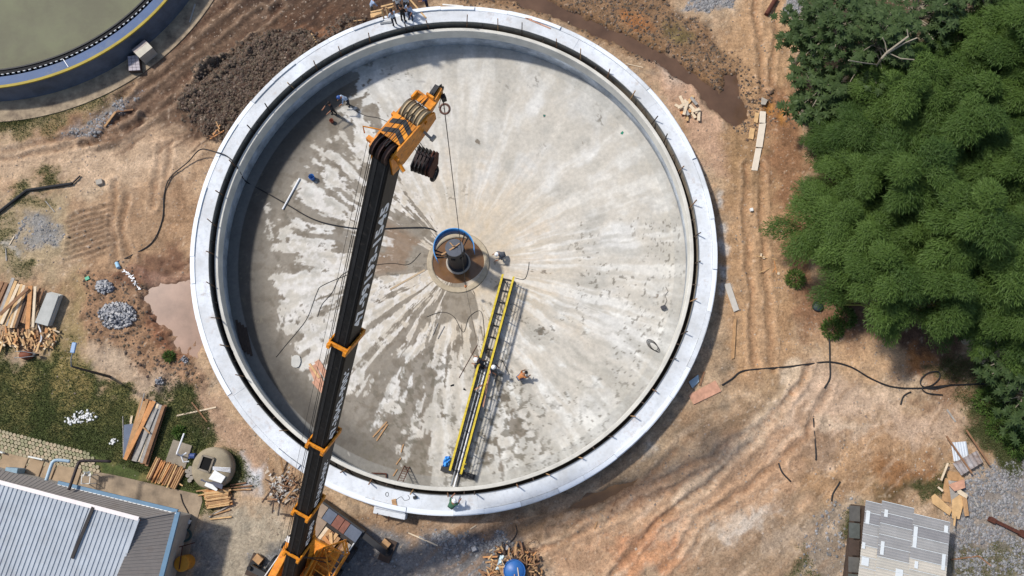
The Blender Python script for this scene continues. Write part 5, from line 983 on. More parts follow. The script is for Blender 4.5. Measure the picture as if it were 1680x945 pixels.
mb = MB(); mb.add([p + A(RNG.uniform(-.25, .35), RNG.uniform(.1, .5), .75 + RNG.uniform(-.1, .25)) for _ in range(12)], [(0, 1, 2), (2, 3, 4), (4, 5, 6), (6, 7, 8), (8, 9, 10), (10, 11, 0), (1, 5, 9), (2, 6, 10), (3, 7, 11)]); mb.build('bag', M_whiteb, chr_)
cable([W(296, 810, .06), W(300, 825, .06), W(307, 838, .06), W(312, 850, .06), W(312, 862, .06), W(305, 872, .06)], .03, M_hose, 'black cable lying on the pavement at the building corner', 6, 'cable', 'cable')
mb = MB()
for k in range(3): mb.tube([W(302, 878, .06 + .04 * k) + A((.36 + .05 * k) * math.cos(t), (.3 + .04 * k) * math.sin(t), 0) for t in np.linspace(0, 6.283, 20)], .03, 6)
setp(mb.build('hose_coil', mat('hose_green', lin((72, 88, 84)), .6, .2), org=W(302, 878, 0)), 'coiled grey-green hose on the pavement by the right gutter', 'hose')
quad_slab([(306, 851), (313, 854), (310, 860), (303, 857)], .02, .22, M_whiteb, 'junction_box', 'small white box on the cable at the building corner', 'box')
dr = thing('drum', W(298, 927, 0), 'orange round-topped drum standing at the pavement end', 'drum'); p = W(298, 925, .95)
MB().lathe([(.44, 0), (.44, .9), (.46, .93), (.42, .95), (.01, .97)], A(p[0], p[1], 0), 28, closed=False).build('shell', mat('drum_orange', lin((205, 140, 45)), .5, .18, 2), dr, True); MB().bar(p + A(-.1, -.3, .05), p + A(.0, 1.0, .1), .05, .05).build('arm', M_rust, dr); MB().bar(p + A(-.2, .95, .1), p + A(.7, 1.2, .1), .06, .06).build('handle', M_rust, dr)
# ---------------------------------------------------------------- in front of the tank
fb = thing('foam_formwork', W(640, 838, 0), 'white foam formwork box butted against the front of the ring', 'formwork'); z1 = 1.0
MB().disc_prism([W(u, v, z1)[:2] for u, v in ((614, 829), (666, 842), (664, 853), (612, 842))], .0, z1).build('block', M_white, fb, bevel=.02)
MB().disc_prism([W(u, v, z1 + .12)[:2] for u, v in ((616, 827), (664, 838), (664, 843), (615, 833))], .3, z1 + .12).build('block', mat('foam_grey', lin((200, 202, 204)), .85, .1), fb)
for (u, v) in ((619, 842), (625, 833), (638, 847), (656, 838), (662, 838)): MB().bar(W(u, v, z1 + .05), W(u - 1, v + 8, .6), .04, .04).build('tie', M_rust, fb)
stick(W(646, 819, RIM), W(648, 830, RIM), .26, .06, WOOD[1], 'plank', 'short tan board lying on the white ring above the foam box', 'plank')
for (u0, v0, u1, v1) in ((670, 874, 718, 895), (803, 904, 833, 888), (771, 868, 781, 862)): stick(G(u0, v0), G(u1, v1), .07, .05, WOOD[6], 'lath', {670: 'long pale lath pointing at the gravel edge', 803: 'pale lath lying by the blue-lidded wood pile', 771: 'very short pale lath on bare earth below the ring'}[u0], 'lath')
stick(G(463, 713) + A(0, 0, 1.2), G(465, 775), .1, .06, WOOD[1], 'plank', 'upright weathered board leaning on the ring beside the boom', 'plank')
stick(G(998, 805), G(975, 868), .08, .06, WOOD[1], 'pole', 'long brown pole lying over the orange puddle', 'pole')
stick(G(1018, 804), G(1002, 840), .05, .05, WOOD[2], 'pole', 'thin brown rod right of the orange puddle', 'pole')
# white debris heap left of the boom
dh = thing('debris_heap', G(465, 800), 'heap of white crumpled plaster bags and splintered wood by the boom', 'debris')
for k in range(110):
    u, v = RNG.gauss(463, 9), RNG.gauss(797, 12); p = G(u, v, .05 + .3 * RNG.random()); s = RNG.uniform(.07, .2)
    MB().add([p + A(RNG.uniform(-s, s), RNG.uniform(-s, s), RNG.uniform(0, s)) for _ in range(5)], [(0, 1, 2), (0, 2, 3), (0, 3, 4), (1, 3, 2)]).build('crumpled_bag', (mat('bag_white', lin((205, 202, 196)), .8, .2), mat('bag_beige', lin((180, 166, 148)), .8, .2))[k % 2], dh)
for k in range(34):
    u, v = RNG.gauss(468, 16), RNG.gauss(803, 13); a = RNG.gauss(.4, .8); L = RNG.uniform(.4, 1.2); p = G(u, v, .15 + .3 * RNG.random()); d = A(math.cos(a), math.sin(a), RNG.uniform(-.15, .15)) * L / 2; MB().bar(p - d, p + d, RNG.uniform(.04, .1), .04).build('splinter', WOOD[RNG.choice((1, 2, 2, 4, 3))], dh)
# gravel lumps at the stand edge
# wood pile with blue barrel
wp_ = thing('wood_pile', G(845, 930), 'tangled pile of brown wood offcuts and wires round the blue barrel', 'wood pile')
for k in range(190):
    r = RNG.uniform(.45, 2.0); a = RNG.uniform(-.4, 3.6); u, v = 843 + r * 24 * math.cos(a), 935 - r * 21 * math.sin(a)
    if math.hypot((u - 846) / 18, (v - 932) / 17) < .9: continue
    p = G(u, v, .1 + RNG.random() * .55 * max(.2, 1.6 - r * .6)); b = RNG.random() * 6.283; L = RNG.uniform(.2, .8); d = A(math.cos(b), math.sin(b), RNG.uniform(-.5, .5)) * L / 2; MB().bar(p - d, p + d, RNG.uniform(.04, .11), RNG.uniform(.03, .07)).build('offcut', WOOD[RNG.choice((1, 1, 2, 2, 4, 5, 0))], wp_)
for (a, b, c, d_, w, m, z) in ((792, 914, 816, 913, .1, 5, .3), (846, 893, 845, 920, .12, 1, .5), (785, 934, 800, 950, .14, 2, .3), (819, 928, 828, 950, .14, 1, .6), (824, 914, 838, 922, .08, 0, .5), (822, 918, 836, 944, .03, 6, .9), (849, 931, 851, 946, .05, 6, .98), (844, 942, 844, 950, .05, 7, .98)): MB().bar(W(a, b, z), W(c, d_, z), w, .05).build('board', WOOD[m], wp_)
for k in range(9):
    p = G(868 + RNG.uniform(0, 22), 905 + RNG.uniform(0, 35), .1); MB().tube([p + A(RNG.uniform(.3, .8) * math.cos(t), RNG.uniform(.4, .9) * math.sin(t), .15 * abs(math.sin(t))) for t in np.linspace(RNG.random() * 3, 4 + RNG.random() * 2, 9)], .012, 4).build('wire', M_rust, wp_)
bb = thing('barrel', W(846, 934, 0), 'bright blue barrel lid rising out of the brown wood pile', 'barrel'); p = W(844, 937, .95)
MB().lathe([(.62, 0), (.66, .45), (.62, .88), (.6, .93), (.01, .96)], A(p[0], p[1], 0), 36, closed=False).build('shell', M_blue, bb, True); MB().lathe([(.6, .92), (.6, .97), (.64, .97), (.64, .90)], A(p[0], p[1], 0), 36).build('rim', M_blue, bb)
sk = MB(); p = W(822, 915, .5); V = []; 
for i in range(9):
    for j in range(4): V.append(W(823 - i * .9 + j * 2.2 - 3, 911 + i * 2.9, .55) + A(RNG.uniform(-.03, .03), 0, RNG.uniform(0, .14)))
sk.add(V, [(i * 4 + j, (i + 1) * 4 + j, (i + 1) * 4 + j + 1, i * 4 + j + 1) for i in range(8) for j in range(3)]); setp(sk.build('plastic_sheet', mat('clear_plastic', lin((206, 222, 224)), .3, .15), org=p), 'pale crumpled plastic sheet on the wood pile', 'plastic sheet')
cable([G(846, 862, .04), G(848, 872, .04), G(844, 882, .04), G(836, 890, .04)], .025, M_hose, 'short black cable curving down to the wood pile', 6, 'cable', 'cable')
for (u, v, s) in ((778, 900, .34), (831, 898, .36)): setp(MB().box(G(u, v, s * .3), (s, s * .9, s * .6), .4, taper=.7).build('boulder', GR[2], org=G(u, v)), 'pale round boulder on the dark gravel' if u < 800 else 'pale round boulder by the wood pile lath', 'boulder')
# ---------------------------------------------------------------- right of the tank
quad_slab([(1130, 648), (1174, 624), (1184, 642), (1138, 664)], .04, .08, WOOD[7], 'plywood_sheet', 'pink plywood sheet lying by the ring', 'plywood'); quad_slab([(1130, 626), (1146, 614), (1147, 626), (1136, 637)], .05, .12, mat('fragment_blue', lin((170, 190, 200)), .7, .15), 'fragment', 'pale blue concrete fragment beside the pink plywood', 'fragment')
stick(G(1155, 610), G(1148, 633), .12, .06, WOOD[2], 'plank', 'brown board between blue fragment and pink plywood', 'plank')
quad_slab([(1188, 466), (1198, 464), (1213, 508), (1204, 512)], .06, .10, mat('board_greywhite', lin((190, 184, 174)), .85, .12), 'board', 'pale grey board lying slanted on the dirt right of the ring', 'board'); quad_slab([(1204, 524), (1209, 522), (1205, 588), (1200, 589)], .06, .10, WOOD[1], 'board', 'narrow tan board lying along the dirt road', 'board')
wk = [([(1247, 182), (1257, 183), (1256, 202), (1246, 201)], 'short pale slab at the ditch end of the board path'), ([(1246, 203), (1257, 202), (1251, 242), (1240, 241)], 'middle pale slab of the board path'), ([(1240, 243), (1250, 243), (1243, 280), (1233, 279)], 'lowest pale slab of the board path')]
for px, lab in wk: quad_slab(px, .05, .12, mat('path_slab', lin((214, 202, 184)), .85, .1), 'slab', lab, 'slab')
quad_slab([(1239, 184), (1246, 185), (1243, 202), (1237, 200)], .04, .09, WOOD[0], 'board', 'fresh short board left of the short pale slab', 'board'); quad_slab([(1231, 209), (1239, 211), (1236, 229), (1228, 227)], .04, .09, WOOD[0], 'board', 'fresh short board left of the middle pale slab', 'board'); quad_slab([(1250, 159), (1260, 164), (1256, 172), (1249, 171)], .04, .14, M_concrete, 'fragment', 'pale concrete lump at the head of the board path', 'fragment')
pc = thing('scrap_pile', G(1128, 178), 'starburst of pale plank scraps on the pink earth by the ring', 'scraps')
for k, (a, b, c, d, m) in enumerate(((1107, 172, 1122, 180, 6), (1115, 158, 1130, 190, 6), (1137, 158, 1122, 178, 0), (1122, 165, 1140, 195, 6), (1127, 178, 1126, 200, 0), (1146, 180, 1145, 200, 6), (1115, 188, 1132, 184, 5), (1132, 162, 1142, 174, 3), (1130, 175, 1142, 188, 6), (1120, 175, 1128, 192, 3), (1134, 186, 1146, 182, 6), (1110, 180, 1126, 172, 6), (1126, 170, 1120, 192, 6))):
    p, q = G(a, b), G(c, d); z = .06 + .025 * k; p[2] = q[2] = z; MB().bar(p, q, .2, .025).build('plank', WOOD[m], pc)
for (u0, v0, u1, v1, m, lab) in ((1050, 85, 1050, 106, 6, 'thin pale lath by the ditch pointing away from the ring'), (1028, 105, 1055, 111, 6, 'thin pale lath crossing below the upright one'), (1255, 372, 1285, 377, 0, 'splinter of wood on the dirt road'), (1252, 380, 1280, 384, 0, 'splinter of wood on the dirt road'), (1240, 420, 1275, 426, 0, 'splinter of wood on the dirt road'), (1270, 428, 1274, 448, 5, 'splinter of wood on the dirt road'), (1245, 448, 1262, 440, 0, 'splinter of wood on the dirt road'), (1262, 455, 1272, 440, 5, 'splinter of wood on the dirt road')):
    stick(G(u0, v0), G(u1, v1), .05, .03, WOOD[m], 'lath', lab, 'lath', 'wood splinters on the dirt road' if 'splinter' in lab else None)
for (u, v, s) in ((1246, 415, 5), (1252, 420, 4), (1280, 376, 4), (1276, 446, 4)): quad_slab([(u, v), (u + s, v + 1), (u + s - 1, v + s + 1), (u - 1, v + s)], .03, .06, WOOD[6], 'wood_chip', 'small square wood chip on the dirt road', 'wood chip', 'wood chips on the dirt road')
setp(MB().tube([G(1273, -2, .15), G(1256, 26, .15)], .16, 10).build('pipe', M_rust, org=G(1265, 12)), 'dark rusty pipe lying at the top of the dirt road', 'pipe')
setp(MB().box(G(1232, 345, .1), (.18, .2, .2), .2).build('canister', M_whiteb, org=G(1232, 345)), 'tiny white canister on the dirt road', 'canister')
cable([G(1184, 632, .06), G(1200, 622, .06), G(1215, 610, .06), G(1240, 606, .06), G(1290, 602, .06), G(1330, 597, .06), G(1362, 594, .06), G(1395, 602, .06), G(1430, 622, .06), G(1465, 635, .06), G(1510, 637, .06), G(1560, 632, .06), G(1640, 629, .06), G(1720, 628, .06)], .05, M_hose, 'long black hose snaking over the dirt to the trees')
cable([G(1560, 631, .1), G(1530, 638, .1), G(1511, 633, .1), G(1510, 622, .1), G(1522, 612, .1), G(1538, 610, .1), G(1540, 620, .1), G(1528, 632, .1), G(1512, 637, .1), G(1520, 645, .1), G(1545, 648, .1)], .04, M_hose, 'black hose looped beside the long hose near the trees')
for pts, r, lab in (([(1360, 545), (1361, 595), (1361, 620), (1352, 637)], .05, 'thin black pipe crossing the long hose'), ([(1494, 643), (1482, 650), (1477, 664)], .05, 'short curved black hose end below the hose loop'), ([(1334, 686), (1338, 740), (1338, 755)], .045, 'short black pipe lying upright on pink earth'), ([(1277, 760), (1283, 775), (1297, 790)], .05, 'short black curved hose piece on pink earth'), ([(1378, 790), (1366, 810), (1364, 822)], .045, 'short dark stick left of the grey-roofed shed')):
    cable([G(u, v, .05) for u, v in pts], r, M_hose, lab)
stick(G(1553, 672), G(1567, 692), .1, .06, WOOD[3], 'plank', 'grey plank end lying by the weeds below the trees', 'plank')
# shed with fibre-cement roof
shd = thing('shed', W(1480, 900, 0), 'shed roofed with overlapping grey fibre-cement sheets', 'shed'); SZ = 2.5
M_fc = [mat('fibre_a', lin((152, 150, 148)), .9, .15, 1.5), mat('fibre_b', lin((142, 140, 140)), .9, .15, 1.5), mat('fibre_c', lin((160, 158, 155)), .9, .15, 1.5)]; M_fcl = [mat('fibre_cream', lin((196, 188, 174)), .9, .1, 1.5), mat('fibre_cream_b', lin((186, 180, 168)), .9, .12, 1.5)]; M_lap = mat('lap_white', lin((206, 210, 210)), .8, .08)
o_ = W(1420, 822, SZ); xe = W(1566, 856, SZ) - o_; ye = W(1398, 1040, SZ) - o_; XL = np.linalg.norm(xe); YL = np.linalg.norm(ye); xe /= XL; ye /= YL
def sheet(x0, x1, y0, y1, lift, m):
    nw = max(6, int((y1 - y0) / .125) * 2); V = []; F = []
    for i in range(nw + 1):
        y = y0 + (y1 - y0) * i / nw
        for x in (x0, x1): V.append(o_ + xe * x + ye * y + A(0, 0, lift + (.028 if i % 2 else 0) - .10 * x))
    MB().add(V, [(2 * i, 2 * i + 1, 2 * i + 3, 2 * i + 2) for i in range(nw)]).build('roof_sheet', m, shd)
cw = [(0, XL * .195), (XL * .185, XL * .57), (XL * .56, XL)]; starts = (-.05, -.25, .05); rh = .62
for ci, (x0, x1) in enumerate(cw):
    y = starts[ci]; r_ = 0
    while y < YL - .2:
        m = M_fcl[r_ % 2] if y > 2.2 + ci * .05 else M_fc[RNG.randrange(3)]
        sheet(x0, x1, y, min(y + rh, YL), .03 * ci + .02 * (r_ % 2) + .01, m)
        MB().bar(o_ + xe * x0 + ye * (y + .02) + A(0, 0, .075 + .03 * ci - .1 * x0), o_ + xe * (x1 - .04) + ye * (y + .02) + A(0, 0, .075 + .03 * ci - .1 * x1), .035, .02).build('lap_strip', M_lap, shd)
        y += rh; r_ += 1
for (x, y, w, l) in ((.2, .5, .22, .75), (1.25, .2, .2, .42), (.12, 2.3, .18, .35), (1.22, 2.0, .2, .75), (XL * .6, .75, .22, 1.2), (XL - .25, .3, .22, .4), (3.3, 2.65, .2, .4), (XL - .25, 1.9, .2, .9), (.3, 3.1, .42, .45), (2.35, 3.3, .42, 1.5)):
    MB().box(o_ + xe * x + ye * (y + l / 2) + A(0, 0, .066 - .1 * x + .03 * (0 if x < XL * .19 else 1 if x < XL * .565 else 2)), (w, l, .02), np.array([xe, -ye, A(0, 0, 1)]).T).build('patch', M_lap, shd)
MB().disc_prism([(o_ + xe * a + ye * b)[:2] for a, b in ((.2, .25), (XL - .25, .25), (XL - .25, YL), (.2, YL))], -.1, SZ - .75).build('wall', WOOD[4], shd)
for k in range(6): MB().bar(W(1402 - k * .4, 830 + k * 28, 1.9), W(1402 - k * .4, 855 + k * 28, 1.9), .62, .04).build('side_board', (mat('grey_board', lin((92, 90, 86)), .85, .3, 2), mat('greenish_board', lin((84, 88, 84)), .8, .25), WOOD[4])[k % 3], shd)
# scrap by the shed
def corr(px, z, m, lab):
    P = [W(u, v, z) for u, v in px]; n = 24; V = []; F = []
    for i in range(n + 1):
        t = i / n
        for (a, b) in ((P[0], P[1]), (P[3], P[2])): V.append(a + (b - a) * t + A(0, 0, .05 * (i % 4 in (1, 2))))
    o = MB().add(V, [(2 * i, 2 * i + 1, 2 * i + 3, 2 * i + 2) for i in range(n)]).build('roofing_sheet', m, org=P[0]); sm = o.modifiers.new('s', 'SOLIDIFY'); sm.thickness = .012; return setp(o, lab, 'metal sheet')
corr([(1560, 726), (1585, 724), (1590, 752), (1565, 757)], .25, mat('zinc_light', lin((206, 212, 218)), .45, .12, 2, metal=.2), 'bright corrugated zinc sheet lying above the rusty one'); corr([(1563, 760), (1603, 739), (1613, 758), (1577, 780)], .38, mat('zinc_rusty', lin((172, 170, 170)), .5, .35, 1.5, metal=.2, col2=lin((150, 118, 96))), 'corrugated zinc sheet with rust streaks lying askew')
for (a, b, c, d, lab) in ((1546, 716, 1587, 776, 'brown pole pinning the zinc sheets'), (1578, 706, 1616, 762, 'brown pole along the edge of the rusty zinc sheet'), (1548, 760, 1537, 788, 'pale plank end-on above the grey-roofed shed')): stick(G(a, b, .45), G(c, d, .45), .1, .07, WOOD[2 if 'brown' in lab else 6], 'pole', lab, 'pole')
cb = thing('cardboard_heap', G(1567, 812), 'heap of torn plywood and cardboard sheets beside the shed roof', 'debris')
for k, (px, m) in enumerate((([(1552, 772), (1580, 776), (1582, 790), (1556, 788)], 1), ([(1550, 784), (1560, 786), (1566, 826), (1545, 822)], 1), ([(1556, 788), (1572, 790), (1574, 822), (1562, 830)], 3), ([(1528, 815), (1534, 810), (1562, 836), (1558, 846), (1530, 826)], 0), ([(1562, 820), (1580, 808), (1582, 822), (1574, 852), (1562, 850)], 0), ([(1578, 814), (1586, 816), (1590, 846), (1583, 847)], 1), ([(1568, 800), (1574, 802), (1588, 812), (1586, 818), (1572, 810)], 6), ([(1556, 795), (1582, 786), (1584, 800), (1566, 806)], 7), ([(1540, 798), (1548, 804), (1546, 807), (1538, 800)], 6), ([(1565, 845), (1569, 845), (1567, 863), (1564, 862)], 0))):
    z = .06 + .055 * k; MB().disc_prism([W(u, v, z)[:2] for u, v in px], z - .02, z).build('torn_sheet', WOOD[m], cb)
ib = thing('steel_beam', G(1650, 866), 'rusty steel I-beam lying on the gravel yard', 'beam'); p, q = G(1626, 853, .16), G(1674, 876, .16)
MB().bar(p, q, .18, .03).bar(p - A(0, 0, .0), q, .04, .24).build('web', M_rust, ib); MB().bar(p + A(0, 0, .12), q + A(0, 0, .12), .2, .03).build('flange', M_rust, ib); MB().box(p + A(-.05, .0, .02), (.34, .3, .3), -.5).build('end_plate', M_rust, ib); MB().box(q + A(.05, 0, .02), (.4, .4, .3), -.5).build('end_plate', M_rust, ib)
for (a, b, c, d, lab) in ((1560, 918, 1605, 912, 'brown pole lying in weeds right of the shed'), (1605, 912, 1625, 928, 'dark pole end-on to the brown pole right of the shed'), (1625, 830, 1628, 848, 'grey stick standing by the rusty beam'), (1596, 815, 1604, 832, 'thin grey stick lying on the gravel by the cardboard')): stick(G(a, b), G(c, d), .08, .06, WOOD[2 if 'brown' in lab else 3], 'pole', lab, 'pole')
# ---------------------------------------------------------------- scattered ground cover (uncountable)
def leaf_mat(name, c0, c1, tr=.25):
    m = bpy.data.materials.new(name); m.use_nodes = True; n = m.node_tree.nodes; l = m.node_tree.links; b = n['Principled BSDF']; b.inputs['Roughness'].default_value = .6; b.inputs['Specular IOR Level'].default_value = .25
    at = n.new('ShaderNodeAttribute'); at.attribute_name = 'Col'; mx = n.new('ShaderNodeMix'); mx.data_type = 'RGBA'; mx.inputs['A'].default_value = (*c0, 1); mx.inputs['B'].default_value = (*c1, 1)
    oi = n.new('ShaderNodeObjectInfo'); ad = n.new('ShaderNodeMath'); ad.operation = 'MULTIPLY_ADD'; ad.inputs[1].default_value = .4; l.new(oi.outputs['Random'], ad.inputs[0]); sb_ = n.new('ShaderNodeSeparateColor'); l.new(at.outputs['Color'], sb_.inputs[0]); l.new(sb_.outputs[0], ad.inputs[2]); ad.use_clamp = True
    l.new(ad.outputs[0], mx.inputs['Factor']); l.new(mx.outputs['Result'], b.inputs['Base Color'])
    t = n.new('ShaderNodeBsdfTranslucent'); l.new(mx.outputs['Result'], t.inputs['Color']); ms = n.new('ShaderNodeMixShader'); ms.inputs[0].default_value = tr; l.new(b.outputs[0], ms.inputs[1]); l.new(t.outputs[0], ms.inputs[2]); l.new(ms.outputs[0], n['Material Output'].inputs['Surface']); return m
def leaves(P, Dr, Nn, L, Wd):
    """quads: base P, direction Dr, normal Nn, length L, width Wd; pointed leaf of two triangles joined as a kite"""
    S = np.cross(Dr, Nn); S /= np.linalg.norm(S, axis=1, keepdims=True) + 1e-9; L = L[:, None]; Wd = Wd[:, None]
    V = np.stack([P, P + Dr * L * .45 + S * Wd / 2, P + Dr * L, P + Dr * L * .45 - S * Wd / 2], 1); return V.reshape(-1, 3), np.arange(len(P) * 4).reshape(-1, 4)
def unit(a): return a / (np.linalg.norm(a, axis=1, keepdims=True) + 1e-9)
def pick(Mk, n, jitter=.12):
    w = Mk.copy(); w[(GX < -36) | (GX > 36) | (GY < -9) | (GY > 34)] = 0; w[np.hypot(GX - TC[0], GY - TC[1]) < R_OUT + .1] = 0; w[np.hypot(GX - T2[0], GY - T2[1]) < T2R + 1.8] = 0
    w = w.ravel(); i = NR.choice(len(w), n, p=w / w.sum()); x = GX.ravel()[i] + NR.uniform(-jitter / 2, jitter / 2, n); y = GY.ravel()[i] + NR.uniform(-jitter / 2, jitter / 2, n); return x, y, Z.ravel()[i]
NOB = 1 - np.clip(poly_mask([(-200, 705), (0, 705), (172, 752), (335, 812), (318, 900), (300, 1050), (-200, 1050)], .05, 0) + poly_mask([(282, 720), (318, 731), (304, 772), (268, 760)], .05, 0) + poly_mask(ell(346, 770, 36, 36), .05, 0) + poly_mask([(1412, 822), (1566, 852), (1566, 1020), (1400, 1020)], .05, 0), 0, 1)
n = 80000; x, y, z = pick(np.clip(GRASS - .12, 0, 1) ** 1.2 * NOB, n)
az = NR.uniform(0, 6.283, n); el_ = NR.uniform(.3, 1.3, n); Dr = np.stack([np.cos(az) * np.cos(el_), np.sin(az) * np.cos(el_), np.sin(el_)], 1); Nn = unit(np.stack([NR.normal(0, .5, n), NR.normal(0, .5, n), np.ones(n)], 1))
V, F = leaves(np.stack([x, y, z - .01], 1), Dr, Nn, NR.uniform(.06, .18, n), NR.uniform(.02, .05, n))
o = np_mesh('grass', V, F, leaf_mat('grass_blades', (.05, .075, .02), (.13, .14, .055), .25), col=np.repeat(np.stack([np.clip(NR.rand(n) * .8, 0, 1)] * 3 + [np.ones(n)], 1), 4, 0)); setp(o, 'short green and dry grass growing in patches round the site', 'grass', kind='stuff')
def stones(name, Mk, n, s0, s1, m, lab, cat, flat=.6):
    x, y, z = pick(Mk, n); s = s0 * .8 + (s1 * 1.5 - s0 * .8) * NR.rand(n) ** 3; B = np.array([(-1, -1, -.6), (1, -1, -.6), (1, 1, -.6), (-1, 1, -.6), (-.55, -.6, .6), (.6, -.5, .7), (.5, .6, .55), (-.6, .5, .7)]) * .5
    a = NR.uniform(0, 6.283, n); ca, sa_ = np.cos(a), np.sin(a); J = B[None] * (1 + NR.uniform(-.3, .3, (n, 8, 3))) * s[:, None, None]; J[:, :, 2] *= flat
    X = J[:, :, 0] * ca[:, None] - J[:, :, 1] * sa_[:, None] + x[:, None]; Y = J[:, :, 0] * sa_[:, None] + J[:, :, 1] * ca[:, None] + y[:, None]; Zz = J[:, :, 2] + z[:, None] + .1 * s[:, None]
    V = np.stack([X, Y, Zz], -1).reshape(-1, 3); f = np.array([(4, 5, 6, 7), (0, 1, 5, 4), (1, 2, 6, 5), (2, 3, 7, 6), (3, 0, 4, 7)]); F = (np.arange(n)[:, None, None] * 8 + f[None]).reshape(-1, 4)
    c = NR.uniform(.55, 1.3, n)[:, None] * np.array(m)[None]; c = np.clip(c + NR.uniform(-.004, .004, (n, 3)), .01, .9); c = np.repeat(np.concatenate([c, np.zeros((n, 1))], 1), 8, 0)
    o = np_mesh(name, V, F, M_stone, col=c); return setp(o, lab, cat, kind='stuff')
M_stone = attr_mat('loose_stone', .9, 9, .15, .2)
stones('gravel', np.clip(STONE, 0, 1.5) ** 1.3 * NOB * sstep(-.35, .15, N2 + .5 * N1), 15000, .05, .13, (.24, .235, .235), 'loose grey crushed stone spread in the yard and by the crane', 'gravel')
stones('soil_clods', np.clip(ROUGHZ - .05, 0, .2) * (1 - WET) * NOB, 14000, .04, .13, (.12, .088, .064), 'dark clods of worked soil', 'clods'); stones('pebbles', (.03 + np.clip(N1, 0, 1)) * (1 - WET) * (1 - GRASS) * NOB, 6000, .03, .09, (.33, .26, .2), 'small pale pebbles and dirt lumps on the bare ground', 'pebbles')
# ---------------------------------------------------------------- trees
M_bam = leaf_mat('bamboo_leaf', (.036, .074, .015), (.104, .170, .034), .32); M_broad = leaf_mat('broad_leaf', (.030, .056, .018), (.075, .115, .036), .25)
M_culm = mat('culm', lin((96, 104, 52)), .6, .25); M_bark = mat('pale_bark', lin((150, 140, 122)), .85, .25, 4); M_barkd = mat('dark_bark', lin((84, 70, 54)), .9, .3, 4)
def crown_bamboo(seed, hgt, rad, nl):
    rs = np.random.RandomState(seed); VV = []; FF = []; CC = []; k = 0; lob = []
    for i in range(nl):
        a = i * 2.4 + rs.uniform(-.5, .5); r = rad * math.sqrt((i + .3) / nl); h = hgt * (1 - .40 * (r / rad) ** 2) + rs.uniform(-1.3, .5)
        ce = np.array([r * math.cos(a), r * math.sin(a), h]); lob.append(ce); sz = rs.uniform(.45, .88); n = int(2000 * sz)
        ou = np.array([math.cos(a), math.sin(a), 0]) * (.4 + .6 * r / rad)
        d = unit(rs.normal(0, 1, (n, 3))); d[:, 2] = np.abs(d[:, 2]) * 1.0 - .3; rr_ = rs.uniform(.3, 1.15, n) ** .8; asp = rs.uniform(1.3, 2.1)
        P0 = d * rr_[:, None] * sz; al = P0[:, :2] @ ou[:2]; P = ce + P0 * np.array([1, 1, .7]) + ou * (al * (asp - 1))[:, None] - np.array([0, 0, .35]) * np.clip(al, 0, 9)[:, None]
        tan = d * .5 + ou * .8 + rs.normal(0, .65, (n, 3)); tan[:, 2] = tan[:, 2] * .5 - .35; Dr = unit(tan); Nn = unit(d * .6 + np.array([0, 0, 1.]) + rs.normal(0, .45, (n, 3)))
        v, f = leaves(P, Dr, Nn, rs.uniform(.13, .34, n), rs.uniform(.03, .05, n)); VV.append(v); FF.append(f + k); k += len(v)
        t = np.clip(rs.uniform(0, .5, n) + .5 * rs.rand() - .1, 0, 1); CC.append(np.repeat(np.stack([t] * 3 + [np.ones(n)], 1), 4, 0))
    return np.concatenate(VV), np.concatenate(FF), np.concatenate(CC), lob
PROT = []
for sdd, hg, rd, nl in ((1, 7.2, 2.4, 24), (2, 8.2, 2.6, 27), (3, 6.4, 2.2, 21), (4, 7.6, 2.5, 25)):
    V, F, Cc, lob = crown_bamboo(sdd, hg, rd, nl); o = np_mesh('crown', V, F, M_bam, col=Cc); cm = o.data; bpy.data.objects.remove(o)
    mb = MB()
    for ce in lob: b = A(RNG.uniform(-.5, .5), RNG.uniform(-.5, .5), 0); mb.tube([b - A(0, 0, .2), b * .7 + A(ce[0] * .3, ce[1] * .3, ce[2] * .55), A(ce[0], ce[1], ce[2] - .1)], [.06, .05, .02], 5)
    o = mb.build('culms', M_culm, org=(0, 0, 0)); sm_ = o.data; bpy.data.objects.remove(o); PROT.append((cm, sm_))
def inpoly(u, v, P):
    c = False
    for i in range(len(P)):
        a, b = P[i], P[(i + 1) % len(P)]
        if (a[1] > v) != (b[1] > v) and u < (b[0] - a[0]) * (v - a[1]) / (b[1] - a[1]) + a[0]: c = not c
    return c
GROVE = [(1385, 205), (1430, 140), (1540, 70), (1760, -60), (1760, 530), (1660, 510), (1600, 490), (1540, 480), (1470, 450), (1410, 430), (1374, 400), (1368, 320), (1372, 250)]
rb = random.Random(5); nb_ = 0; EXTRA = [W(1400, 218, 5.0), W(1428, 178, 6)]; sp2 = 2.55; o0g = A(14, 0)
for j in range(-2, 19):
    for i in range(-2, 14):
        x = 13 + i * sp2 + (j % 2) * sp2 / 2 + rb.uniform(-.6, .6); y = 8 + j * sp2 * .87 + rb.uniform(-.6, .6); pu, pv = proj((x, y, 6.5))
        if j == 18:
            if i not in (0, 1): continue
            x, y = EXTRA[i][:2]
        elif not inpoly(pu, pv, GROVE): continue
        if inpoly(pu, pv, [(1610, 60), (1680, 60), (1690, 180), (1620, 170)]) and rb.random() < .5: continue
        t = thing('bamboo_clump', A(x, y, gh(x, y)), 'feathery green bamboo clump packed among others in the grove', 'bamboo', 'bamboo clumps of the grove'); cm, sm_ = PROT[rb.randrange(4)]
        s = rb.uniform(.82, 1.12); t.rotation_euler = (0, 0, rb.uniform(0, 6.283)); t.scale = (s, s, s * rb.uniform(.85, 1.1))
        for nm, me in (('crown', cm), ('culms', sm_)): ob = bpy.data.objects.new(nm, me); COL.objects.link(ob); ob.parent = t
        nb_ += 1
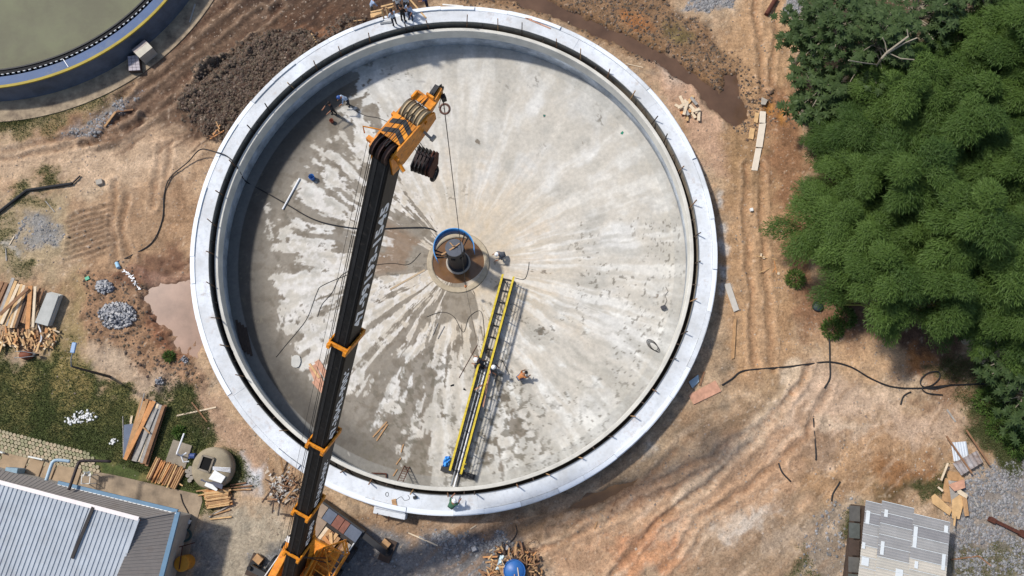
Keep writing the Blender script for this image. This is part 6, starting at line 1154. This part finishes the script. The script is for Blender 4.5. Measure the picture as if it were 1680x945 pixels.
def broad(u, v, hgt, rad, seed, lab, n_tw=34, big=1.0, m=None):
    rs = np.random.RandomState(seed); g = W(u, v, hgt * .75); x, y = g[0], g[1]; b = A(x, y, gh(x, y)); t = thing('broadleaf_tree', b, lab, 'tree'); mb = MB()
    mb.tube([b - A(0, 0, .2), b + A(.1, .05, hgt * .5), b + A(.1, .2, hgt * .8)], [.2, .15, .1], 8); PP = []; 
    for k in range(n_tw):
        a = rs.uniform(0, 6.283); r = rad * math.sqrt(rs.rand()); e = b + A(r * math.cos(a), r * math.sin(a), hgt * (1 - .35 * (r / rad) ** 2) + rs.uniform(-.9, .4)); s0_ = b + A(.1, .1, hgt * rs.uniform(.45, .8))
        mb.tube([s0_, (s0_ + e) / 2 + A(0, 0, .25), e], [.055, .04, .02], 5); PP.append(e)
    mb.build('trunk', M_bark, t); VV = []; FF = []; CC = []; kk = 0
    for e in PP:
        for q_ in range(rs.randint(5, 9)):
            c = e + rs.normal(0, .38 * big, 3) * np.array([1, 1, .5]); n = rs.randint(8, 12); az = np.arange(n) * 6.283 / n + rs.rand(); Dr = unit(np.stack([np.cos(az), np.sin(az), rs.uniform(-.45, .1, n)], 1)); Nn = unit(np.stack([rs.normal(0, .2, n), rs.normal(0, .2, n), np.ones(n)], 1))
            v_, f_ = leaves(np.repeat(c[None], n, 0), Dr, Nn, rs.uniform(.25, .42, n) * big, rs.uniform(.10, .15, n) * big); VV.append(v_); FF.append(f_ + kk); kk += len(v_); tt = np.clip(rs.uniform(0, .6, n), 0, 1); CC.append(np.repeat(np.stack([tt] * 3 + [np.ones(n)], 1), 4, 0))
    np_mesh('crown', np.concatenate(VV), np.concatenate(FF), m or M_broad, parent=t, org=b, col=np.concatenate(CC)); return t
broad(1375, 45, 7.5, 2.9, 21, 'dark broadleaf tree with star-shaped leaves at the road edge of the grove', 60)
broad(1440, 70, 8.5, 2.8, 22, 'broadleaf tree with bare pale branches showing in its crown', 46)
broad(1505, 20, 7.5, 2.8, 23, 'dark broadleaf tree at the back of the grove beside bamboo', 50); broad(1345, 150, 5.5, 1.6, 24, 'small dark star-leaved tree overhanging the dirt road', 26, 1.15); broad(1335, 60, 5.5, 1.5, 29, 'small dark star-leaved tree beside the grey stones by the road', 28)
broad(1590, -10, 7.0, 2.6, 25, 'dark broadleaf tree behind the grove edge at the back', 44); broad(1665, 585, 4.5, 2.0, 26, 'dark broadleaf tree at the lower end of the grove over weeds', 40); broad(1640, 545, 5, 1.6, 30, 'sparse dark tree between the bamboo and the weeds', 30)
broad(1690, 650, 3.5, 1.7, 27, 'low dark tree standing among the weeds beside the hose', 34)
br2 = thing('bare_branch', W(1437, 108, 0) * A(1, 1, 0), 'bare pale forked branch of a leafless tree above the grove', 'branch'); zb = 9.0
for pts, r in (([(1434, 118, 3.), (1440, 105, 7), (1447, 95, zb), (1455, 86, zb + .2), (1490, 60, zb + .5)], .06), ([(1440, 106, 7), (1415, 103, 8), (1392, 99, 8.5)], .035), ([(1455, 88, zb), (1485, 70, zb + .3), (1505, 62, zb + .6)], .04), ([(1455, 86, zb), (1452, 70, zb + .3), (1448, 62, zb + .5)], .03), ([(1460, 88, zb), (1478, 96, zb + .1), (1500, 98, zb + .2)], .03), ([(1490, 60, zb + .5), (1488, 48, zb + .7)], .03)): MB().tube([W(u, v, z) for u, v, z in pts], r, 6).build('limb', M_bark, br2)
def shrub(u, v, r, h, seed, lab):
    rs = np.random.RandomState(seed); b = G(u, v); t = thing('shrub', b, lab, 'shrub'); n = int(900 * r * r) + 200; d = unit(rs.normal(0, 1, (n, 3))); d[:, 2] = np.abs(d[:, 2]); P = b + d * np.array([r, r, h]) * (rs.uniform(.3, 1, n) ** .5)[:, None]
    Dr = unit(d + rs.normal(0, .5, (n, 3))); Nn = unit(d + np.array([0, 0, 1.]) + rs.normal(0, .3, (n, 3))); V, F = leaves(P, Dr, Nn, rs.uniform(.14, .3, n), rs.uniform(.04, .08, n)); tt = rs.uniform(0, .8, n); np_mesh('crown', V, F, M_bam, parent=t, org=b, col=np.repeat(np.stack([tt] * 3 + [np.ones(n)], 1), 4, 0))
    MB().tube([b - A(0, 0, .1), b + A(0, 0, h * .6)], .03, 5).build('stem', M_barkd, t)
for (u, v, r, h, lab) in ((1303, 458, .6, .7, 'small round green shrub at the foot of the grove by the road'), (1365, 540, .7, .5, 'low green shrub straddling the thin black pipe'), (1385, 522, .7, .6, 'low green shrub just above the pipe-side shrub'), (1372, 488, .5, .8, 'small bright shrub at the dark corner of the grove'), (1640, 700, .9, .5, 'low weed bush in the grass right of the zinc sheets'), (1620, 660, .9, .6, 'low weed bush in the grass below the hose'), (1670, 730, .9, .6, 'low weed bush near the gravel yard'), (295, 708, .35, .3, 'small weed tuft on the lawn by the vent pipe'), (278, 585, .3, .3, 'small weed tuft on the mud ridge')): shrub(u, v, r, h, int(u), lab)
setp(MB().lathe([(.01, .0), (.36, .02), (.3, .22), (.01, .26)], G(1341, 503), 14, closed=False).build('basin', mat('basin_dark', lin((56, 66, 70)), .5, .2), smooth=True, org=G(1341, 503)), 'dark upturned basin under the grove edge', 'basin')
# ---------------------------------------------------------------- people
M_skin = mat('skin', lin((150, 105, 80)), .6, .1)
def cloth(c): return mat('cloth_%d_%d_%d' % c, lin(c), .85, .2, 8)
HATS = {'white': mat('hat_white', lin((238, 238, 236)), .35, .04), 'dark': mat('hair_dark', lin((34, 28, 26)), .7, .2), 'blue': mat('hat_blue', lin((60, 90, 150)), .4, .1), 'yellow': mat('hat_yellow', lin((226, 196, 60)), .4, .1)}
def person(p, face, shirt, trous, hat, lab, bend=0.0, crouch=False, armup=.25, seed=0):
    rs = random.Random(seed); t = thing('person', p, lab, 'person')
    hz, hy = (.46, -.16) if crouch else (.93, 0.0); bv = A(0, math.sin(bend), math.cos(bend)); J = {}; R = {}; E = []
    def j(n, q, r): J[n] = A(*q); R[n] = r
    pel = A(0, hy, hz + .04); j('pel', pel, .145); j('sp', pel + bv * .22, .135); j('ch', pel + bv * .42, .165); j('nk', pel + bv * .57, .06); hd = nrm(bv + A(0, .12, .3)); j('hd', J['nk'] + hd * .10, .085); j('ht', J['nk'] + hd * .2, .10); j('hx', J['nk'] + hd * .27, .075); j('ns', J['nk'] + hd * .15 + A(0, .11, -.01), .02)
    E += [('pel', 'sp'), ('sp', 'ch'), ('ch', 'nk'), ('nk', 'hd'), ('hd', 'ht'), ('ht', 'hx'), ('hd', 'ns')]
    for s, c in ((-1, 'l'), (1, 'r')):
        sh_ = pel + bv * .50 + A(s * .19, 0, 0); au = armup + rs.uniform(-.15, .25); j('s' + c, sh_, .065); el2 = sh_ + A(s * .08, .27 * math.sin(au), -.27 * math.cos(au)); j('e' + c, el2, .048); a2 = au + .6; wr = el2 + A(s * -.02, .25 * math.sin(a2), -.25 * math.cos(a2)); j('w' + c, wr, .036); dv = nrm(wr - el2); hn = wr + dv * .08; j('h' + c, hn, .036)
        E += [('ch', 's' + c), ('s' + c, 'e' + c), ('e' + c, 'w' + c), ('w' + c, 'h' + c)]
        for fi in range(4): fn = 'f%d%s' % (fi, c); j(fn, hn + dv * (.075 + .012 * (fi in (1, 2))) + A((fi - 1.5) * .022, .02, -.01), .009); E.append(('h' + c, fn))
        j('t' + c, wr + dv * .05 + A(-s * .05, .03, 0), .011); E.append(('w' + c, 't' + c))
        st = rs.uniform(-.1, .12) * s
        if crouch: kn = A(s * .17, .26, .46); an = A(s * .14, .02, .09)
        else: kn = A(s * .11, st * .6 + .03, .50); an = A(s * .12, st, .09)
        j('p' + c, pel + A(s * .10, 0, -.06), .10); j('k' + c, kn, .072); j('a' + c, an, .05); j('o' + c, an + A(s * .02, .17, -.05), .04); E += [('pel', 'p' + c), ('p' + c, 'k' + c), ('k' + c, 'a' + c), ('a' + c, 'o' + c)]
    names = list(J); ix = {n_: i for i, n_ in enumerate(names)}; me = bpy.data.meshes.new('b'); me.from_pydata([tuple(J[n_]) for n_ in names], [(ix[a], ix[b]) for a, b in E], []); ob = bpy.data.objects.new('b', me); COL.objects.link(ob); ob.modifiers.new('k', 'SKIN')
    for i, n_ in enumerate(names): sv = me.skin_vertices[0].data[i]; sv.radius = (R[n_], R[n_] * (.78 if n_ in ('ch', 'sp', 'pel') else 1)); sv.use_root = n_ == 'pel'
    ss_ = ob.modifiers.new('u', 'SUBSURF'); ss_.levels = 1; ss_.render_levels = 1
    dg = bpy.context.evaluated_depsgraph_get(); m2 = bpy.data.meshes.new_from_object(ob.evaluated_get(dg)); bpy.data.objects.remove(ob)
    m2.materials.clear(); SH, TR_, BT = cloth(shirt), cloth(trous), cloth((40, 36, 34))
    for x in (SH, TR_, M_skin, BT): m2.materials.append(x)
    KP = np.array([(J[a] + J[b]) / 2 for a, b in E] + [J[n_] for n_ in names]); KL = []
    def kind(a):
        c = a[0]
        return 2 if a in ('hd', 'ht', 'hx', 'ns', 'nk') or c in 'hwft' else (3 if c == 'o' else (1 if c in 'pka' and a != 'sp' else 0))
    for a, b in E: KL.append(max(kind(a), kind(b)) if kind(b) in (2, 3) else kind(b))
    KL += [kind(n_) for n_ in names]
    for f in m2.polygons: f.material_index = KL[int(np.argmin(((KP - np.array(f.center)) ** 2).sum(1)))]; f.use_smooth = True
    body = bpy.data.objects.new('body', m2); link(body, t); t.rotation_euler = (0, 0, face)
    hc_ = J['ht'] + hd * .03; ax_ = hd; u1 = nrm(np.cross(ax_, A(1, 0, 0))); u2 = np.cross(ax_, u1); V = []; prof = [(.155, -.02), (.15, .0), (.125, .02), (.115, .07), (.07, .12), (.01, .135)] if hat in ('white', 'blue', 'yellow') else [(.108, -.02), (.112, .03), (.095, .08), (.05, .11), (.01, .118)]
    for r_, z_ in prof:
        for k in range(14): a = k * 6.283 / 14; V.append(hc_ + ax_ * z_ + (u1 * math.cos(a) + u2 * math.sin(a)) * r_)
    mh = MB().add(V, [(i * 14 + k, i * 14 + (k + 1) % 14, (i + 1) * 14 + (k + 1) % 14, (i + 1) * 14 + k) for i in range(len(prof) - 1) for k in range(14)]); V_ = mh.v; mh.v = [tuple(np.array(q_) + ORG[t]) for q_ in V_]
    mh.build('helmet' if hat in ('white', 'blue', 'yellow') else 'hair', HATS[hat], t, True); return t
PI = math.pi
LB, DK, NV, GY_ = (160, 178, 200), (36, 38, 44), (46, 54, 84), (120, 122, 126)
person(W(648, 41, RIM), .6, (176, 190, 208), (44, 46, 56), 'dark', 'person in pale blue shirt standing on the rim beside the wooden rail', seed=1)
person(W(663, 34, RIM), -.4, (26, 27, 28), (24, 25, 28), 'dark', 'person dressed all in black on the rim among the group', seed=2)
person(W(675, 31, RIM), 2.6, (158, 180, 212), (46, 54, 74), 'dark', 'person in blue shirt facing away on the rim beside the slanted board', seed=3)
person(W(656, 18, RIM), .2, (225, 226, 222), (52, 54, 66), 'white', 'person with white helmet and white shirt behind the group on the rim', seed=4)
person(W(668, 16, RIM), 2.9, (196, 200, 204), (60, 62, 70), 'white', 'person with white helmet and grey shirt behind the black-clad person', seed=5)
person(G(701, 13), 1.4, (48, 60, 110), (40, 46, 76), 'yellow', 'person in navy overalls standing on earth behind the rim', seed=6)
person(G(612, 22), -1.2, (150, 168, 196), (110, 108, 100), 'blue', 'person in light blue overalls on the earth left of the scaffold boards', bend=.6, seed=7)
person(FL(549, 187), 2.4, (34, 36, 40), (34, 36, 42), 'dark', 'person in black standing in the shaded part of the tank floor', armup=.9, seed=8)
person(FL(574, 172), 2.0, (168, 184, 204), (40, 42, 50), 'blue', 'person in pale blue bending at the shade edge in the tank', bend=.7, seed=9)
person(FL(824, 421), 1.9, (110, 112, 116), (90, 92, 98), 'white', 'person in grey crouching beside the sump', bend=.8, crouch=True, seed=10)
person(FL(784, 601), -1.4, (38, 40, 44), (44, 46, 52), 'white', 'person in dark clothes crouching left of the walkway', bend=.8, crouch=True, seed=11)
person(FL(795, 600, .12), 1.2, (52, 56, 64), (40, 42, 50), 'white', 'person in dark clothes bending inside the walkway', bend=.8, seed=12)
person(FL(806, 604, .0), -2.2, (60, 62, 68), (44, 44, 50), 'white', 'person standing right of the walkway with a white helmet', bend=.3, seed=13)
person(FL(853, 620), -1.0, (196, 130, 80), (108, 110, 128), 'dark', 'person in orange shirt crouching right of the walkway', bend=.9, crouch=True, seed=14)
person(W(742, 828, RIM), -.6, (70, 112, 86), (52, 84, 66), 'white', 'person in green with white helmet crouching on the front of the ring', bend=.7, crouch=True, seed=15)
# scaffold boards by the group on the rim
sc = thing('timber_rail', W(632, 25, 0), 'fresh timber guard rail and steps behind the group on the rim', 'rail'); z0 = RIM
for (u, v, uu, vv, za, zb_, w) in ((625, 11, 645, 6, 1.9, 1.9, .1), (634, 14, 645, 11, 1.5, 1.5, .1), (608, 20, 626, 16, 1.4, 1.4, .1), (626, 16, 630, 30, 1.9, 1.35, .1), (632, 10, 637, 29, 1.9, 1.35, .1), (608, 26, 627, 22, 1.0, 1.1, .3)): MB().bar(W(u, v, za), W(uu, vv, zb_), w, .05).build('timber', WOOD[0], sc)
for (u, v) in ((627, 14), (634, 12), (645, 10)): p = W(u, v, 1.9); MB().bar(A(p[0], p[1], 0), p, .09, .09).build('post', WOOD[1], sc)
stick(W(673, 0, RIM), W(699, 30, RIM), .1, .05, WOOD[0], 'plank', 'long board slanting over the rim beside the group', 'plank'); stick(W(624, 39, RIM), W(642, 37, RIM), .14, .06, M_greysteel, 'plank', 'short grey beam lying on the rim before the group', 'beam')
stick(W(726, 8, .2), W(760, 11, .2), .1, .06, M_whiteb, 'lath', 'white batten lying behind the rim right of the group', 'batten')
for (u0, v0, u1, v1) in ((862, 30, 903, 47), (864, 31, 895, 35)): stick(W(u0, v0, RIM), W(u1, v1, RIM), .07, .05, WOOD[7], 'lath', 'pinkish batten lying on the far side of the white rim', 'batten', 'pinkish battens on the rim')
for (u, v, uu, vv, lab) in ((580, 35, 598, 33, 'thin splinter board on the dark earth behind the rim'), (511, 55, 519, 70, 'thin stake leaning at the rim over dark earth')): stick(G(u, v), G(uu, vv), .07, .05, WOOD[0], 'lath', lab, 'batten')
p = W(681, 816, RIM); setp(MB().box(p + A(0, 0, .06), (.22, .16, .12), .2).build('tool', M_black, org=p), 'small dark tool lying on the front of the white ring', 'tool')
p = W(635, 811, RIM + .02); setp(MB().tube([p + A(.09 * math.cos(t), .12 * math.sin(t), 0) for t in np.linspace(0, 6.283, 12)], .015, 5).build('wire_ring', M_hose, org=p), 'small black wire ring on the front of the white ring', 'wire')
cable([W(u, v, RIM + .02) for u, v in ((650, 820), (658, 815), (664, 821), (672, 818), (669, 812))], .012, M_hose, 'thin black wire trailing on the front of the white ring', 5, 'wire', 'wire')
